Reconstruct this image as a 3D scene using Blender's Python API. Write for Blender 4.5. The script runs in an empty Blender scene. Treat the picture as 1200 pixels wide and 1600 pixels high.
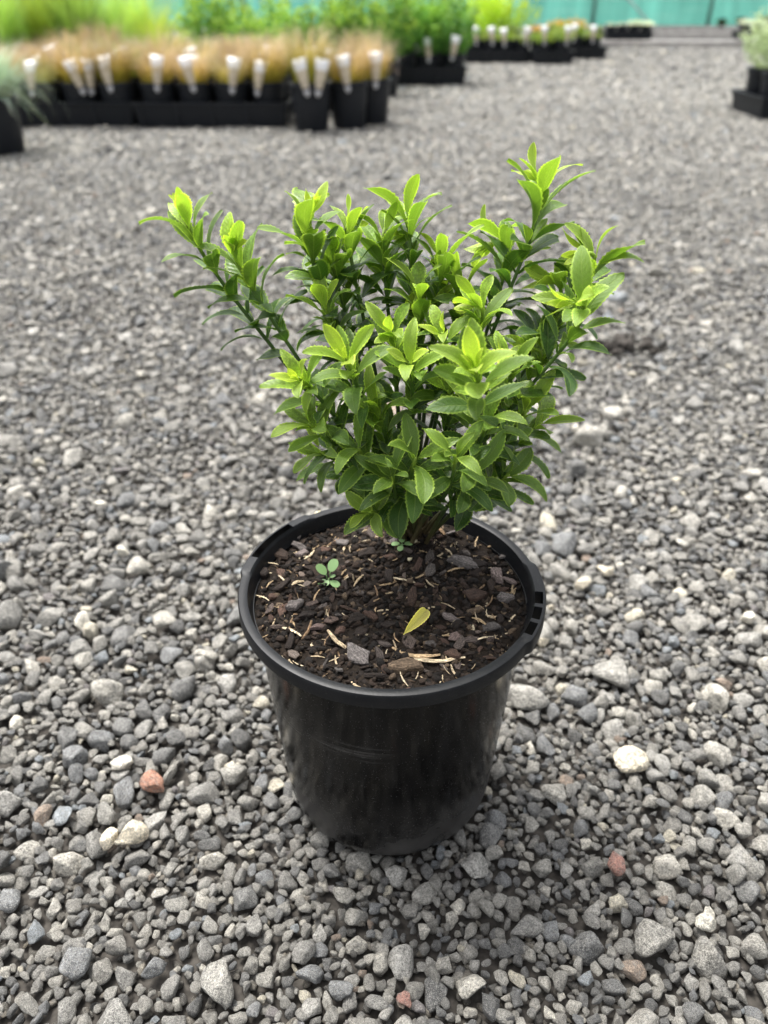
import bpy, bmesh, math, random
import numpy as np
from mathutils import Vector, Matrix, Euler, noise

random.seed(7)
rng = np.random.default_rng(7)
R = math.radians
scene = bpy.context.scene
COL = scene.collection

# ------------------------------------------------------------------ camera
CAM_H, PITCH, FPX = 0.513, R(34.0), 1202.0
cam_d = bpy.data.cameras.new('camera')
cam_d.sensor_fit = 'VERTICAL'
cam_d.sensor_height = 36.0
cam_d.sensor_width = 27.0
cam_d.lens = FPX / 1600.0 * 36.0
cam_d.clip_start, cam_d.clip_end = 0.02, 400.0
cam_d.dof.use_dof = True
cam_d.dof.focus_distance = 0.465
cam_d.dof.aperture_fstop = cam_d.lens / 4.6
cam = bpy.data.objects.new('camera', cam_d)
COL.objects.link(cam)
cam.location = (0, 0, CAM_H)
cam.rotation_euler = (math.pi / 2 - PITCH, 0, 0)
scene.camera = cam

# ------------------------------------------------------------------ sky, sun, exposure
SUN_EL, SUN_AZ = R(66), R(-35)          # azimuth from +Y (ahead of the camera) towards +X
world = bpy.data.worlds.new('World')
scene.world = world
world.use_nodes = True
wn, wl = world.node_tree.nodes, world.node_tree.links
wn.clear()
sky = wn.new('ShaderNodeTexSky')
sky.sky_type = 'NISHITA'
sky.sun_disc = False
sky.sun_elevation = SUN_EL
sky.sun_rotation = SUN_AZ
sky.air_density, sky.dust_density, sky.ozone_density = 1.0, 6.0, 1.0
hs = wn.new('ShaderNodeHueSaturation')
hs.inputs['Saturation'].default_value = 0.22
bg = wn.new('ShaderNodeBackground')
bg.inputs['Strength'].default_value = 0.105
wo = wn.new('ShaderNodeOutputWorld')
wl.new(sky.outputs[0], hs.inputs['Color'])
wl.new(hs.outputs[0], bg.inputs['Color'])
wl.new(bg.outputs[0], wo.inputs['Surface'])
sun_d = bpy.data.lights.new('sun', 'SUN')
sun_d.energy, sun_d.angle, sun_d.color = 1.5, R(18), (1.0, 0.97, 0.92)
sun = bpy.data.objects.new('sun', sun_d)
COL.objects.link(sun)
sdir = Vector((math.sin(SUN_AZ) * math.cos(SUN_EL), math.cos(SUN_AZ) * math.cos(SUN_EL), math.sin(SUN_EL)))
sun.rotation_euler = sdir.to_track_quat('Z', 'Y').to_euler()
sun.location = (0, 0, 6)
scene.view_settings.view_transform = 'Standard'
scene.view_settings.look = 'None'
scene.view_settings.gamma = 1.0
scene.view_settings.use_curve_mapping = False
scene.view_settings.exposure = 1.68
scene.cycles.use_denoising = True
scene.cycles.max_bounces = 6
scene.cycles.diffuse_bounces = 3
scene.cycles.glossy_bounces = 3
scene.cycles.transmission_bounces = 3

# ------------------------------------------------------------------ helpers
SP, CP = math.sin(PITCH), math.cos(PITCH)

def at(px, py, Y):
    """the world point on plane y = Y seen at a photo pixel (1200 x 1600)"""
    a, b = (px - 600) / FPX, (800 - py) / FPX
    t = Y / (CP + b * SP)
    return Vector((a * t, Y, CAM_H + t * (-SP + b * CP)))

def on_plane(px, py, z=0.0):
    a, b = (px - 600) / FPX, (800 - py) / FPX
    t = (z - CAM_H) / (-SP + b * CP)
    return Vector((a * t, t * (CP + b * SP), z))

def project(P):
    P = np.asarray(P, float)
    x, y, z = P[..., 0], P[..., 1], P[..., 2] - CAM_H
    d = y * CP - z * SP
    u = y * SP + z * CP
    return 600 + FPX * x / d, 800 - FPX * u / d, d

def link(o, parent=None):
    COL.objects.link(o)
    if parent is not None:
        o.parent = parent
    return o

def mobj(name, me, mat=None, parent=None, loc=None, rot=None):
    o = bpy.data.objects.new(name, me)
    if mat is not None and not me.materials:
        me.materials.append(mat)
    if loc is not None:
        o.location = loc
    if rot is not None:
        o.rotation_euler = rot
    return link(o, parent)

def tag(o, label, cat, group=None, kind=None):
    o['label'] = label
    o['category'] = cat
    if group:
        o['group'] = group
    if kind:
        o['kind'] = kind
    return o

def empty(name, loc=(0, 0, 0), rz=0.0):
    o = bpy.data.objects.new(name, None)
    o.empty_display_size = 0.02
    o.location = loc
    o.rotation_euler = (0, 0, rz)
    return link(o)

def mesh(name, verts, faces, smooth=True, attrs=None):
    me = bpy.data.meshes.new(name)
    me.from_pydata([tuple(v) for v in verts], [], faces)
    me.update()
    if smooth:
        me.shade_smooth()
    for k, arr in (attrs or {}).items():
        a = me.attributes.new(k, 'FLOAT_VECTOR', 'POINT')
        a.data.foreach_set('vector', np.asarray(arr, dtype=np.float32).ravel())
    return me

def lathe(profile, n, closed=False):
    """profile: list of (r, z) turned about z"""
    V, F = [], []
    m = len(profile)
    for i in range(n):
        a = 2 * math.pi * i / n
        for r, z in profile:
            V.append((r * math.cos(a), r * math.sin(a), z))
    for i in range(n):
        j = (i + 1) % n
        for k in range(m if closed else m - 1):
            l = (k + 1) % m
            F.append((i * m + k, j * m + k, j * m + l, i * m + l))
    return V, F

def box_vf(x0, x1, y0, y1, z0, z1, V=None, F=None):
    V = [] if V is None else V
    F = [] if F is None else F
    b = len(V)
    V += [(x0, y0, z0), (x1, y0, z0), (x1, y1, z0), (x0, y1, z0), (x0, y0, z1), (x1, y0, z1), (x1, y1, z1), (x0, y1, z1)]
    F += [tuple(b + i for i in f) for f in ((0, 3, 2, 1), (4, 5, 6, 7), (0, 1, 5, 4), (1, 2, 6, 5), (2, 3, 7, 6), (3, 0, 4, 7))]
    return V, F

def tube_vf(path, radii, n=8, V=None, F=None):
    V = [] if V is None else V
    F = [] if F is None else F
    b = len(V)
    path = [Vector(p) for p in path]
    for i, p in enumerate(path):
        t = (path[min(i + 1, len(path) - 1)] - path[max(i - 1, 0)]).normalized()
        ref = Vector((0, 1, 0)) if abs(t.y) < 0.9 else Vector((1, 0, 0))
        u = t.cross(ref).normalized()
        w = t.cross(u)
        for k in range(n):
            a = 2 * math.pi * k / n
            V.append(tuple(p + (u * math.cos(a) + w * math.sin(a)) * radii[i]))
    for i in range(len(path) - 1):
        for k in range(n):
            l = (k + 1) % n
            F.append((b + i * n + k, b + i * n + l, b + (i + 1) * n + l, b + (i + 1) * n + k))
    F.append(tuple(b + (len(path) - 1) * n + k for k in range(n)))
    F.append(tuple(b + k for k in reversed(range(n))))
    return V, F

# ------------------------------------------------------------------ materials
class NT:
    """a short hand for building a node material"""
    def __init__(self, name):
        self.m = bpy.data.materials.new(name)
        self.m.use_nodes = True
        self.n, self.l = self.m.node_tree.nodes, self.m.node_tree.links
        self.n.clear()
        self.out = self.n.new('ShaderNodeOutputMaterial')
        self.p = self.n.new('ShaderNodeBsdfPrincipled')
        self.l.new(self.p.outputs[0], self.out.inputs['Surface'])
    def node(self, t, **kw):
        nd = self.n.new(t)
        for k, v in kw.items():
            setattr(nd, k, v)
        return nd
    def put(self, sock, v):
        if hasattr(v, 'is_linked') or hasattr(v, 'links'):
            self.l.new(v, sock)
        else:
            sock.default_value = v
    def coord(self, which='Object'):
        return self.node('ShaderNodeTexCoord').outputs[which]
    def mapping(self, vec, scale=(1, 1, 1), loc=None):
        nd = self.node('ShaderNodeMapping')
        self.l.new(vec, nd.inputs['Vector'])
        nd.inputs['Scale'].default_value = scale
        if loc is not None:
            self.put(nd.inputs['Location'], loc)
        return nd.outputs[0]
    def noise(self, vec, scale, detail=4.0, rough=0.55, out='Fac'):
        nd = self.node('ShaderNodeTexNoise')
        self.l.new(vec, nd.inputs['Vector'])
        nd.inputs['Scale'].default_value = scale
        nd.inputs['Detail'].default_value = detail
        nd.inputs['Roughness'].default_value = rough
        return nd.outputs[out]
    def vor(self, vec, scale, out='Distance', feature='F1', rand=1.0):
        nd = self.node('ShaderNodeTexVoronoi', feature=feature)
        self.l.new(vec, nd.inputs['Vector'])
        nd.inputs['Scale'].default_value = scale
        nd.inputs['Randomness'].default_value = rand
        return nd.outputs[out]
    def ramp(self, fac, stops, interp='LINEAR'):
        nd = self.node('ShaderNodeValToRGB')
        cr = nd.color_ramp
        cr.interpolation = interp
        while len(cr.elements) < len(stops):
            cr.elements.new(0.5)
        for e, (p, c) in zip(cr.elements, stops):
            e.position = p
            e.color = (c, c, c, 1) if isinstance(c, (int, float)) else tuple(c) + (1,)
        self.l.new(fac, nd.inputs['Fac'])
        return nd.outputs[0]
    def mix(self, fac, a, b, blend='MIX'):
        nd = self.node('ShaderNodeMix', data_type='RGBA', blend_type=blend)
        nd.clamp_result = False
        self.put(nd.inputs[0], fac)
        for s, v in ((nd.inputs[6], a), (nd.inputs[7], b)):
            if isinstance(v, tuple) and len(v) == 3:
                v = v + (1,)
            self.put(s, v)
        return nd.outputs[2]
    def math(self, op, a, b=None, c=None, clamp=False):
        nd = self.node('ShaderNodeMath', operation=op, use_clamp=clamp)
        self.put(nd.inputs[0], a)
        if b is not None:
            self.put(nd.inputs[1], b)
        if c is not None:
            self.put(nd.inputs[2], c)
        return nd.outputs[0]
    def smooth(self, x, a, b, lo=0.0, hi=1.0):
        nd = self.node('ShaderNodeMapRange', interpolation_type='SMOOTHSTEP')
        self.put(nd.inputs['Value'], x)
        nd.inputs['From Min'].default_value = a
        nd.inputs['From Max'].default_value = b
        nd.inputs['To Min'].default_value = lo
        nd.inputs['To Max'].default_value = hi
        return nd.outputs[0]
    def attr(self, name, out='Vector'):
        nd = self.node('ShaderNodeAttribute', attribute_name=name)
        return nd.outputs[out]
    def xyz(self, vec):
        nd = self.node('ShaderNodeSeparateXYZ')
        self.l.new(vec, nd.inputs[0])
        return nd.outputs
    def bump(self, h, strength=0.3, dist=0.001):
        nd = self.node('ShaderNodeBump')
        nd.inputs['Strength'].default_value = strength
        nd.inputs['Distance'].default_value = dist
        self.l.new(h, nd.inputs['Height'])
        self.l.new(nd.outputs[0], self.p.inputs['Normal'])
        return nd.outputs[0]
    def set(self, **kw):
        for k, v in kw.items():
            k = k.replace('_', ' ')
            if isinstance(v, tuple) and len(v) == 3:
                v = v + (1,)
            self.put(self.p.inputs[k], v)

def stone_material(name, ramp):
    t = NT(name)
    oi = t.node('ShaderNodeObjectInfo')
    col = t.ramp(oi.outputs['Random'], ramp, 'CONSTANT')
    off = t.math('MULTIPLY', oi.outputs['Random'], 977.0)
    vec = t.mapping(t.coord(), (1, 1, 1), None)
    add = t.node('ShaderNodeVectorMath', operation='ADD')
    t.l.new(vec, add.inputs[0])
    t.l.new(off, add.inputs[1])
    v = add.outputs[0]
    n1 = t.noise(v, 1.6, 5, 0.6)
    n2 = t.noise(v, 6.5, 4, 0.7)
    n3 = t.noise(v, 20.0, 2, 0.6)
    c = t.mix(1.0, col, t.ramp(n1, [(0.34, 0.66), (0.5, 1.0), (0.66, 1.32)]), 'MULTIPLY')
    c = t.mix(1.0, c, t.ramp(n2, [(0.36, 0.45), (0.5, 1.0), (0.64, 1.6)]), 'MULTIPLY')
    c = t.mix(t.math('MULTIPLY', t.smooth(n3, 0.55, 0.63), 0.6), c, (0.50, 0.49, 0.46))
    c = t.mix(t.math('MULTIPLY', t.smooth(n3, 0.44, 0.36), 0.75), c, (0.045, 0.045, 0.045))
    c = t.mix(1.0, c, (1.02, 1.0, 0.955), 'MULTIPLY')
    dust = t.noise(v, 2.6, 3, 0.6)
    c = t.mix(t.math('MULTIPLY', t.smooth(dust, 0.52, 0.68), 0.35), c, (0.29, 0.285, 0.27))
    t.set(Base_Color=c, Roughness=0.74)
    t.p.inputs['Specular IOR Level'].default_value = 0.5
    h = t.math('ADD', n2, t.math('MULTIPLY', n3, 0.5))
    t.bump(h, 1.0, 0.0016)
    return t.m

GREYS = [(0.0, (0.190, 0.188, 0.180)), (0.14, (0.275, 0.268, 0.248)), (0.28, (0.125, 0.128, 0.130)), (0.39, (0.340, 0.330, 0.302)),
         (0.48, (0.235, 0.231, 0.216)), (0.60, (0.145, 0.153, 0.163)), (0.68, (0.420, 0.405, 0.366)), (0.725, (0.195, 0.190, 0.176)),
         (0.82, (0.085, 0.087, 0.089)), (0.88, (0.310, 0.306, 0.292)), (0.945, (0.48, 0.45, 0.37)), (0.955, (0.20, 0.225, 0.25)),
         (0.980, (0.24, 0.185, 0.145)), (0.985, (0.58, 0.56, 0.50)), (0.990, (0.170, 0.158, 0.162))]
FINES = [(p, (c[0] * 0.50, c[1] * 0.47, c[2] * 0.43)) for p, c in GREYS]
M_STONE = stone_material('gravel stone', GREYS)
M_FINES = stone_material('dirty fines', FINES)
M_PALE = stone_material('pale stone', [(0.0, (0.80, 0.77, 0.68)), (0.5, (0.66, 0.60, 0.48))])
M_RUST = stone_material('rust stone', [(0.0, (0.36, 0.17, 0.11)), (0.5, (0.30, 0.15, 0.12))])

def ground_material():
    t = NT('gravel ground')
    v = t.coord()
    warp = t.noise(v, 35.0, 3, 0.6, 'Color')
    vv = t.mix(0.012, v, warp, 'ADD')
    cell = t.vor(vv, 105.0, 'Color')
    dist = t.vor(vv, 105.0, 'Distance')
    cell2 = t.vor(vv, 150.0, 'Color')
    g = t.xyz(cell)[0]
    col = t.ramp(g, [(p, tuple(k * 1.0 for k in c)) for p, c in GREYS], 'CONSTANT')
    g2 = t.xyz(cell2)[1]
    col2 = t.ramp(g2, [(0.0, (0.16, 0.16, 0.155)), (0.35, (0.24, 0.235, 0.22)), (0.7, (0.30, 0.29, 0.27)), (0.9, (0.13, 0.135, 0.14))], 'CONSTANT')
    n = t.noise(v, 9.0, 4, 0.6)
    c = t.mix(t.smooth(n, 0.35, 0.65), col, col2)
    big = t.noise(v, 0.8, 4, 0.6)
    c = t.mix(1.0, c, t.ramp(big, [(0.3, 0.46), (0.7, 0.66)]), 'MULTIPLY')
    t.set(Base_Color=c, Roughness=0.78)
    t.p.inputs['Specular IOR Level'].default_value = 0.5
    h = t.math('SUBTRACT', 1.0, dist)
    t.bump(h, 0.55, 0.008)
    return t.m

M_GROUND = ground_material()

def plastic_material(name, base=(0.0018, 0.0019, 0.0022), rough=0.15, dusty=True):
    t = NT(name)
    v = t.coord()
    c = base
    if dusty:
        z = t.xyz(v)[2]
        streak = t.noise(t.mapping(v, (95, 95, 13)), 1.0, 5, 0.62)
        blot = t.noise(v, 24.0, 5, 0.62)
        fine = t.noise(v, 900.0, 2, 0.5)
        low = t.smooth(z, 0.17, 0.0)
        d = t.math('MULTIPLY', t.smooth(streak, 0.50, 0.72), 0.055)
        d = t.math('ADD', d, t.math('MULTIPLY', t.smooth(blot, 0.42, 0.72), t.math('MULTIPLY', low, 0.07)))
        d = t.math('ADD', d, t.math('MULTIPLY', t.math('MULTIPLY', t.smooth(z, 0.075, 0.0), t.smooth(blot, 0.30, 0.60)), 0.34))
        d = t.math('ADD', d, t.math('MULTIPLY', t.smooth(fine, 0.66, 0.72), 0.35))
        # a long curved scuff round the wall and a few fine ones
        sc = t.noise(t.mapping(v, (9, 9, 420)), 1.0, 3, 0.5)
        band = t.math('MULTIPLY', t.smooth(z, 0.112, 0.122), t.smooth(z, 0.142, 0.128))
        side = t.smooth(t.xyz(v)[0], 0.015, -0.02)
        d = t.math('ADD', d, t.math('MULTIPLY', t.math('MULTIPLY', t.smooth(sc, 0.5, 0.66), band), t.math('MULTIPLY', side, 0.2)))
        c = t.mix(d, base, (0.14, 0.135, 0.13))
        r = t.math('ADD', rough - 0.04, t.math('MULTIPLY', t.math('ADD', d, t.math('MULTIPLY', blot, 0.16)), 0.6))
        t.bump(t.math('ADD', t.math('ADD', blot, t.math('MULTIPLY', streak, 0.5)), t.math('MULTIPLY', fine, 0.05)), 0.16, 0.002)
    else:
        r = rough
    t.set(Base_Color=c, Roughness=r)
    t.p.inputs['Specular IOR Level'].default_value = 0.17
    return t.m

M_POT = plastic_material('black pot wall')
M_TRAY = plastic_material('black tray plastic', (0.018, 0.020, 0.024), 0.40, False)

def rim_material():
    t = NT('black pot rim')
    v = t.coord()
    fine = t.noise(v, 700.0, 3, 0.6)
    blot = t.noise(v, 60.0, 4, 0.6)
    d = t.math('ADD', t.math('MULTIPLY', t.smooth(blot, 0.45, 0.70), 0.022), t.math('MULTIPLY', t.smooth(fine, 0.60, 0.70), 0.10))
    t.set(Base_Color=t.mix(d, (0.006, 0.0068, 0.0085), (0.17, 0.16, 0.15)), Roughness=t.math('ADD', 0.30, t.math('MULTIPLY', blot, 0.25)))
    t.p.inputs['Specular IOR Level'].default_value = 0.26
    t.bump(fine, 0.12, 0.0006)
    return t.m
M_RIM = rim_material()

def leaf_material(name, joined=False):
    t = NT(name)
    uv = t.attr('luv')
    s = t.xyz(uv)
    va = t.math('ABSOLUTE', s[1])
    if joined:
        base = t.attr('tint')
    else:
        base = t.node('ShaderNodeObjectInfo').outputs['Color']
    n = t.noise(t.coord(), 130.0, 4, 0.62)
    n2 = t.noise(t.coord(), 900.0, 3, 0.6)
    c = t.mix(1.0, base, t.ramp(n, [(0.36, 0.70), (0.5, 1.0), (0.64, 1.30)]), 'MULTIPLY')
    c = t.mix(1.0, c, t.ramp(n2, [(0.38, 0.80), (0.5, 1.0), (0.62, 1.22)]), 'MULTIPLY')
    # pale midrib, yellow-green toothed margin, pale pin-prick flecks
    c = t.mix(t.math('MULTIPLY', t.smooth(va, 0.075, 0.02), 0.45), c, t.mix(0.5, c, (0.36, 0.46, 0.12)))
    edge = t.math('MULTIPLY', t.smooth(va, 0.76, 0.93), t.smooth(n, 0.30, 0.60, 0.5, 1.0))
    c = t.mix(edge, c, t.mix(1.0, t.mix(1.0, c, (1.7, 1.6, 1.5), 'MULTIPLY'), (0.14, 0.15, 0.020), 'ADD'))
    fl = t.vor(t.coord(), 620.0, 'Distance')
    c = t.mix(t.math('MULTIPLY', t.smooth(fl, 0.16, 0.06), 0.45), c, (0.34, 0.42, 0.20))
    # veins leaving the midrib, as relief
    ph = t.math('ADD', t.math('MULTIPLY', s[0], 58.0), t.math('MULTIPLY', va, -11.0))
    vein = t.math('SINE', ph)
    h = t.math('ADD', t.math('MULTIPLY', vein, 0.16), t.math('MULTIPLY', n2, 0.5))
    h = t.math('ADD', h, t.math('MULTIPLY', t.smooth(va, 0.10, 0.0), -0.7))
    nrm = t.bump(h, 0.5, 0.0005)
    t.set(Base_Color=c, Roughness=t.math('ADD', 0.26, t.math('MULTIPLY', n, 0.2)))
    t.p.inputs['Specular IOR Level'].default_value = 0.42
    tr = t.node('ShaderNodeBsdfTranslucent')
    t.l.new(t.mix(1.0, c, (1.25, 1.35, 0.55), 'MULTIPLY'), tr.inputs['Color'])
    t.l.new(nrm, tr.inputs['Normal'])
    mx = t.node('ShaderNodeMixShader')
    mx.inputs[0].default_value = 0.40
    t.l.new(t.p.outputs[0], mx.inputs[1])
    t.l.new(tr.outputs[0], mx.inputs[2])
    t.l.new(mx.outputs[0], t.out.inputs['Surface'])
    return t.m
M_LEAF = leaf_material('shrub leaf')
M_LEAFJ = leaf_material('shrub inner leaves', True)

def stem_material():
    t = NT('shrub stem')
    s = t.xyz(t.attr('luv'))
    n = t.noise(t.coord(), 240.0, 3)
    c = t.ramp(s[0], [(0.0, (0.085, 0.055, 0.030)), (0.22, (0.060, 0.062, 0.020)), (0.55, (0.035, 0.075, 0.014)), (0.88, (0.075, 0.15, 0.020)), (1.0, (0.24, 0.36, 0.03))])
    c = t.mix(1.0, c, t.ramp(n, [(0.3, 0.7), (0.7, 1.25)]), 'MULTIPLY')
    t.set(Base_Color=c, Roughness=0.55)
    t.bump(n, 0.3, 0.0006)
    return t.m
M_STEM = stem_material()

def soil_material():
    t = NT('potting soil')
    v = t.coord()
    n = t.noise(v, 210.0, 6, 0.7)
    n2 = t.noise(v, 55.0, 4, 0.6)
    c = t.ramp(n, [(0.3, (0.008, 0.006, 0.0045)), (0.55, (0.022, 0.015, 0.010)), (0.75, (0.05, 0.034, 0.022))])
    c = t.mix(1.0, c, t.ramp(n2, [(0.3, 0.7), (0.7, 1.2)]), 'MULTIPLY')
    t.set(Base_Color=c, Roughness=0.9)
    t.p.inputs['Specular IOR Level'].default_value = 0.25
    t.bump(n, 0.9, 0.004)
    return t.m
M_SOIL = soil_material()

def bark_material(name, ramp, rough=0.8):
    t = NT(name)
    oi = t.node('ShaderNodeObjectInfo')
    c = t.ramp(oi.outputs['Random'], ramp, 'LINEAR')
    v = t.coord()
    n = t.noise(t.mapping(v, (1.2, 6, 6)), 2.2, 5, 0.7)
    n2 = t.noise(v, 7.0, 4, 0.65)
    c = t.mix(1.0, c, t.ramp(n, [(0.36, 0.45), (0.5, 1.0), (0.65, 1.8)]), 'MULTIPLY')
    c = t.mix(1.0, c, t.ramp(n2, [(0.38, 0.65), (0.62, 1.4)]), 'MULTIPLY')
    t.set(Base_Color=c, Roughness=rough)
    t.p.inputs['Specular IOR Level'].default_value = 0.3
    t.bump(t.math('ADD', n, t.math('MULTIPLY', n2, 0.5)), 0.8, 0.0012)
    return t.m
M_BARK = bark_material('pine bark', [(0.0, (0.014, 0.010, 0.008)), (0.40, (0.034, 0.022, 0.016)), (0.66, (0.085, 0.050, 0.036)), (0.85, (0.085, 0.076, 0.070)), (1.0, (0.17, 0.13, 0.105))])
M_BARKD = bark_material('dark crumbs', [(0.0, (0.006, 0.0045, 0.0035)), (0.5, (0.016, 0.011, 0.008)), (0.85, (0.040, 0.026, 0.018)), (1.0, (0.14, 0.10, 0.065))])
M_GREYB = bark_material('grey bark', [(0.0, (0.11, 0.095, 0.088)), (0.5, (0.14, 0.125, 0.118)), (1.0, (0.17, 0.12, 0.105))])
M_WOOD = bark_material('pale wood', [(0.0, (0.20, 0.125, 0.07)), (0.4, (0.46, 0.33, 0.19)), (1.0, (0.62, 0.52, 0.36))], 0.75)

def flat_material(name, col, rough=0.6, var=0.25, scale=40.0, spec=0.4):
    t = NT(name)
    n = t.noise(t.coord(), scale, 4)
    c = t.mix(1.0, tuple(col), t.ramp(n, [(0.3, 1 - var), (0.7, 1 + var)]), 'MULTIPLY')
    t.set(Base_Color=c, Roughness=rough)
    t.p.inputs['Specular IOR Level'].default_value = spec
    return t.m

def foliage_material(name):
    t = NT(name)
    oc = t.node('ShaderNodeObjectInfo').outputs['Color']
    tint = t.attr('tint')
    c = t.mix(1.0, oc, tint, 'MULTIPLY')
    t.set(Base_Color=c, Roughness=0.55)
    t.p.inputs['Specular IOR Level'].default_value = 0.3
    tr = t.node('ShaderNodeBsdfTranslucent')
    t.l.new(t.mix(1.0, c, (1.3, 1.3, 0.8), 'MULTIPLY'), tr.inputs['Color'])
    mx = t.node('ShaderNodeMixShader')
    mx.inputs[0].default_value = 0.38
    t.l.new(t.p.outputs[0], mx.inputs[1])
    t.l.new(tr.outputs[0], mx.inputs[2])
    t.l.new(mx.outputs[0], t.out.inputs['Surface'])
    return t.m
M_FOL = foliage_material('nursery foliage')

def tag_material():
    t = NT('printed plant tag')
    s = t.xyz(t.attr('luv'))
    n = t.noise(t.coord(), 70.0, 3)
    c = t.ramp(s[0], [(0.0, (0.50, 0.50, 0.52)), (0.16, (0.12, 0.12, 0.14)), (0.22, (0.52, 0.45, 0.34)), (0.42, (0.60, 0.52, 0.39)), (0.68, (0.82, 0.82, 0.82))], 'CONSTANT')  # white top paints in the sky's glare on the bend; lower bands are print
    c = t.mix(1.0, c, t.ramp(n, [(0.3, 0.85), (0.7, 1.12)]), 'MULTIPLY')
    t.set(Base_Color=c, Roughness=0.25)
    return t.m
M_TAG = tag_material()

def cloth_material():
    t = NT('teal shade cloth')
    v = t.coord()
    n = t.noise(t.mapping(v, (3.5, 1, 0.5)), 1.0, 4, 0.6)
    n2 = t.noise(t.mapping(v, (0.6, 1, 12)), 1.0, 3, 0.6)
    c = t.mix(1.0, (0.15, 0.47, 0.38), t.ramp(n, [(0.3, 0.78), (0.7, 1.3)]), 'MULTIPLY')
    c = t.mix(t.math('MULTIPLY', t.smooth(n2, 0.52, 0.7), 0.35), c, (0.30, 0.60, 0.50))
    t.set(Base_Color=c, Roughness=0.6)
    tr = t.node('ShaderNodeBsdfTranslucent')
    t.l.new(c, tr.inputs['Color'])
    mx = t.node('ShaderNodeMixShader')
    mx.inputs[0].default_value = 0.45
    t.l.new(t.p.outputs[0], mx.inputs[1])
    t.l.new(tr.outputs[0], mx.inputs[2])
    t.l.new(mx.outputs[0], t.out.inputs['Surface'])
    return t.m
M_CLOTH = cloth_material()
M_POST = flat_material('weathered post', (0.24, 0.46, 0.39), 0.7)
M_PIPE = flat_material('galvanised pipe', (0.55, 0.60, 0.58), 0.4)
M_TIMBER = flat_material('grey timber', (0.36, 0.34, 0.32), 0.8, 0.3, 12.0)

# ------------------------------------------------------------------ base shapes kept outside the scene
def unlinked(name, meshes):
    c = bpy.data.collections.new(name)
    for i, me in enumerate(meshes):
        c.objects.link(bpy.data.objects.new(name + '_%02d' % i, me))
    return c

def stone_mesh(seed, sub=3):
    r = random.Random(seed)
    bm = bmesh.new()
    bmesh.ops.create_icosphere(bm, subdivisions=sub, radius=1.0)
    planes = []
    for k in range(r.randint(9, 14)):
        n = Vector((r.gauss(0, 1), r.gauss(0, 1), r.gauss(0, 1))).normalized()
        planes.append((n, r.uniform(0.46, 0.80)))
    sx, sy, sz = 1.0, r.uniform(0.62, 0.98), r.uniform(0.45, 0.78)
    off = Vector((r.uniform(-99, 99), r.uniform(-99, 99), r.uniform(-99, 99)))
    for v in bm.verts:
        p = v.co.copy()
        for n, d in planes:
            e = p.dot(n) - d
            if e > 0:
                p -= n * e * 0.97
        q = p.normalized()
        p *= 1.0 + 0.14 * noise.noise(p * 1.3 + off) + 0.07 * noise.noise(p * 3.6 + off) + 0.045 * noise.noise(p * 8.0 + off)
        v.co = Vector((p.x * sx, p.y * sy, p.z * sz))
    m = max(math.hypot(v.co.x, v.co.y) for v in bm.verts)
    for v in bm.verts:
        v.co *= 1.08 / m
    me = bpy.data.meshes.new('stone')
    bm.to_mesh(me)
    bm.free()
    me.shade_smooth()
    return me

def chip_mesh(seed):
    """an irregular slab of bark, long side x, about 1 unit in radius"""
    r = random.Random(seed)
    n = r.randint(7, 10)
    ring = []
    for i in range(n):
        a = 2 * math.pi * (i + r.uniform(-0.3, 0.3)) / n
        ring.append((math.cos(a) * r.uniform(0.62, 1.1), math.sin(a) * r.uniform(0.28, 0.66)))
    bm = bmesh.new()
    off = Vector((r.uniform(-50, 50), r.uniform(-50, 50), 0))
    th = r.uniform(0.14, 0.30)
    layers = []
    for z, k in ((-th, 0.86), (-th * 0.5, 1.0), (th * 0.5, 1.0), (th, 0.82), (th * 1.05, 0.42)):
        layers.append([bm.verts.new((x * k + r.uniform(-.05, .05), y * k + r.uniform(-.04, .04), z + 0.10 * noise.noise(Vector((x * 2, y * 2, z)) + off))) for x, y in ring])
    for a, b in zip(layers, layers[1:]):
        for i in range(n):
            j = (i + 1) % n
            bm.faces.new((a[i], a[j], b[j], b[i]))
    bm.faces.new(layers[-1])
    bm.faces.new(list(reversed(layers[0])))
    me = bpy.data.meshes.new('bark_chip')
    bm.to_mesh(me)
    bm.free()
    return me

def splinter_mesh(seed):
    r = random.Random(seed)
    n = 6
    bend, bz = r.uniform(-0.25, 0.25), r.uniform(-0.08, 0.12)
    path = [(-1 + 2 * i / n, bend * math.sin(math.pi * i / n) + r.uniform(-.03, .03), bz * math.sin(math.pi * i / n)) for i in range(n + 1)]
    w = r.uniform(0.07, 0.20)
    rad = [w * (0.35 + 0.65 * math.sin(math.pi * (0.12 + 0.8 * i / n))) * r.uniform(0.8, 1.15) for i in range(n + 1)]
    V, F = tube_vf(path, rad, 5)
    return mesh('wood_splinter', [(x, y, z * 0.6) for x, y, z in V], F, False)

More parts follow.
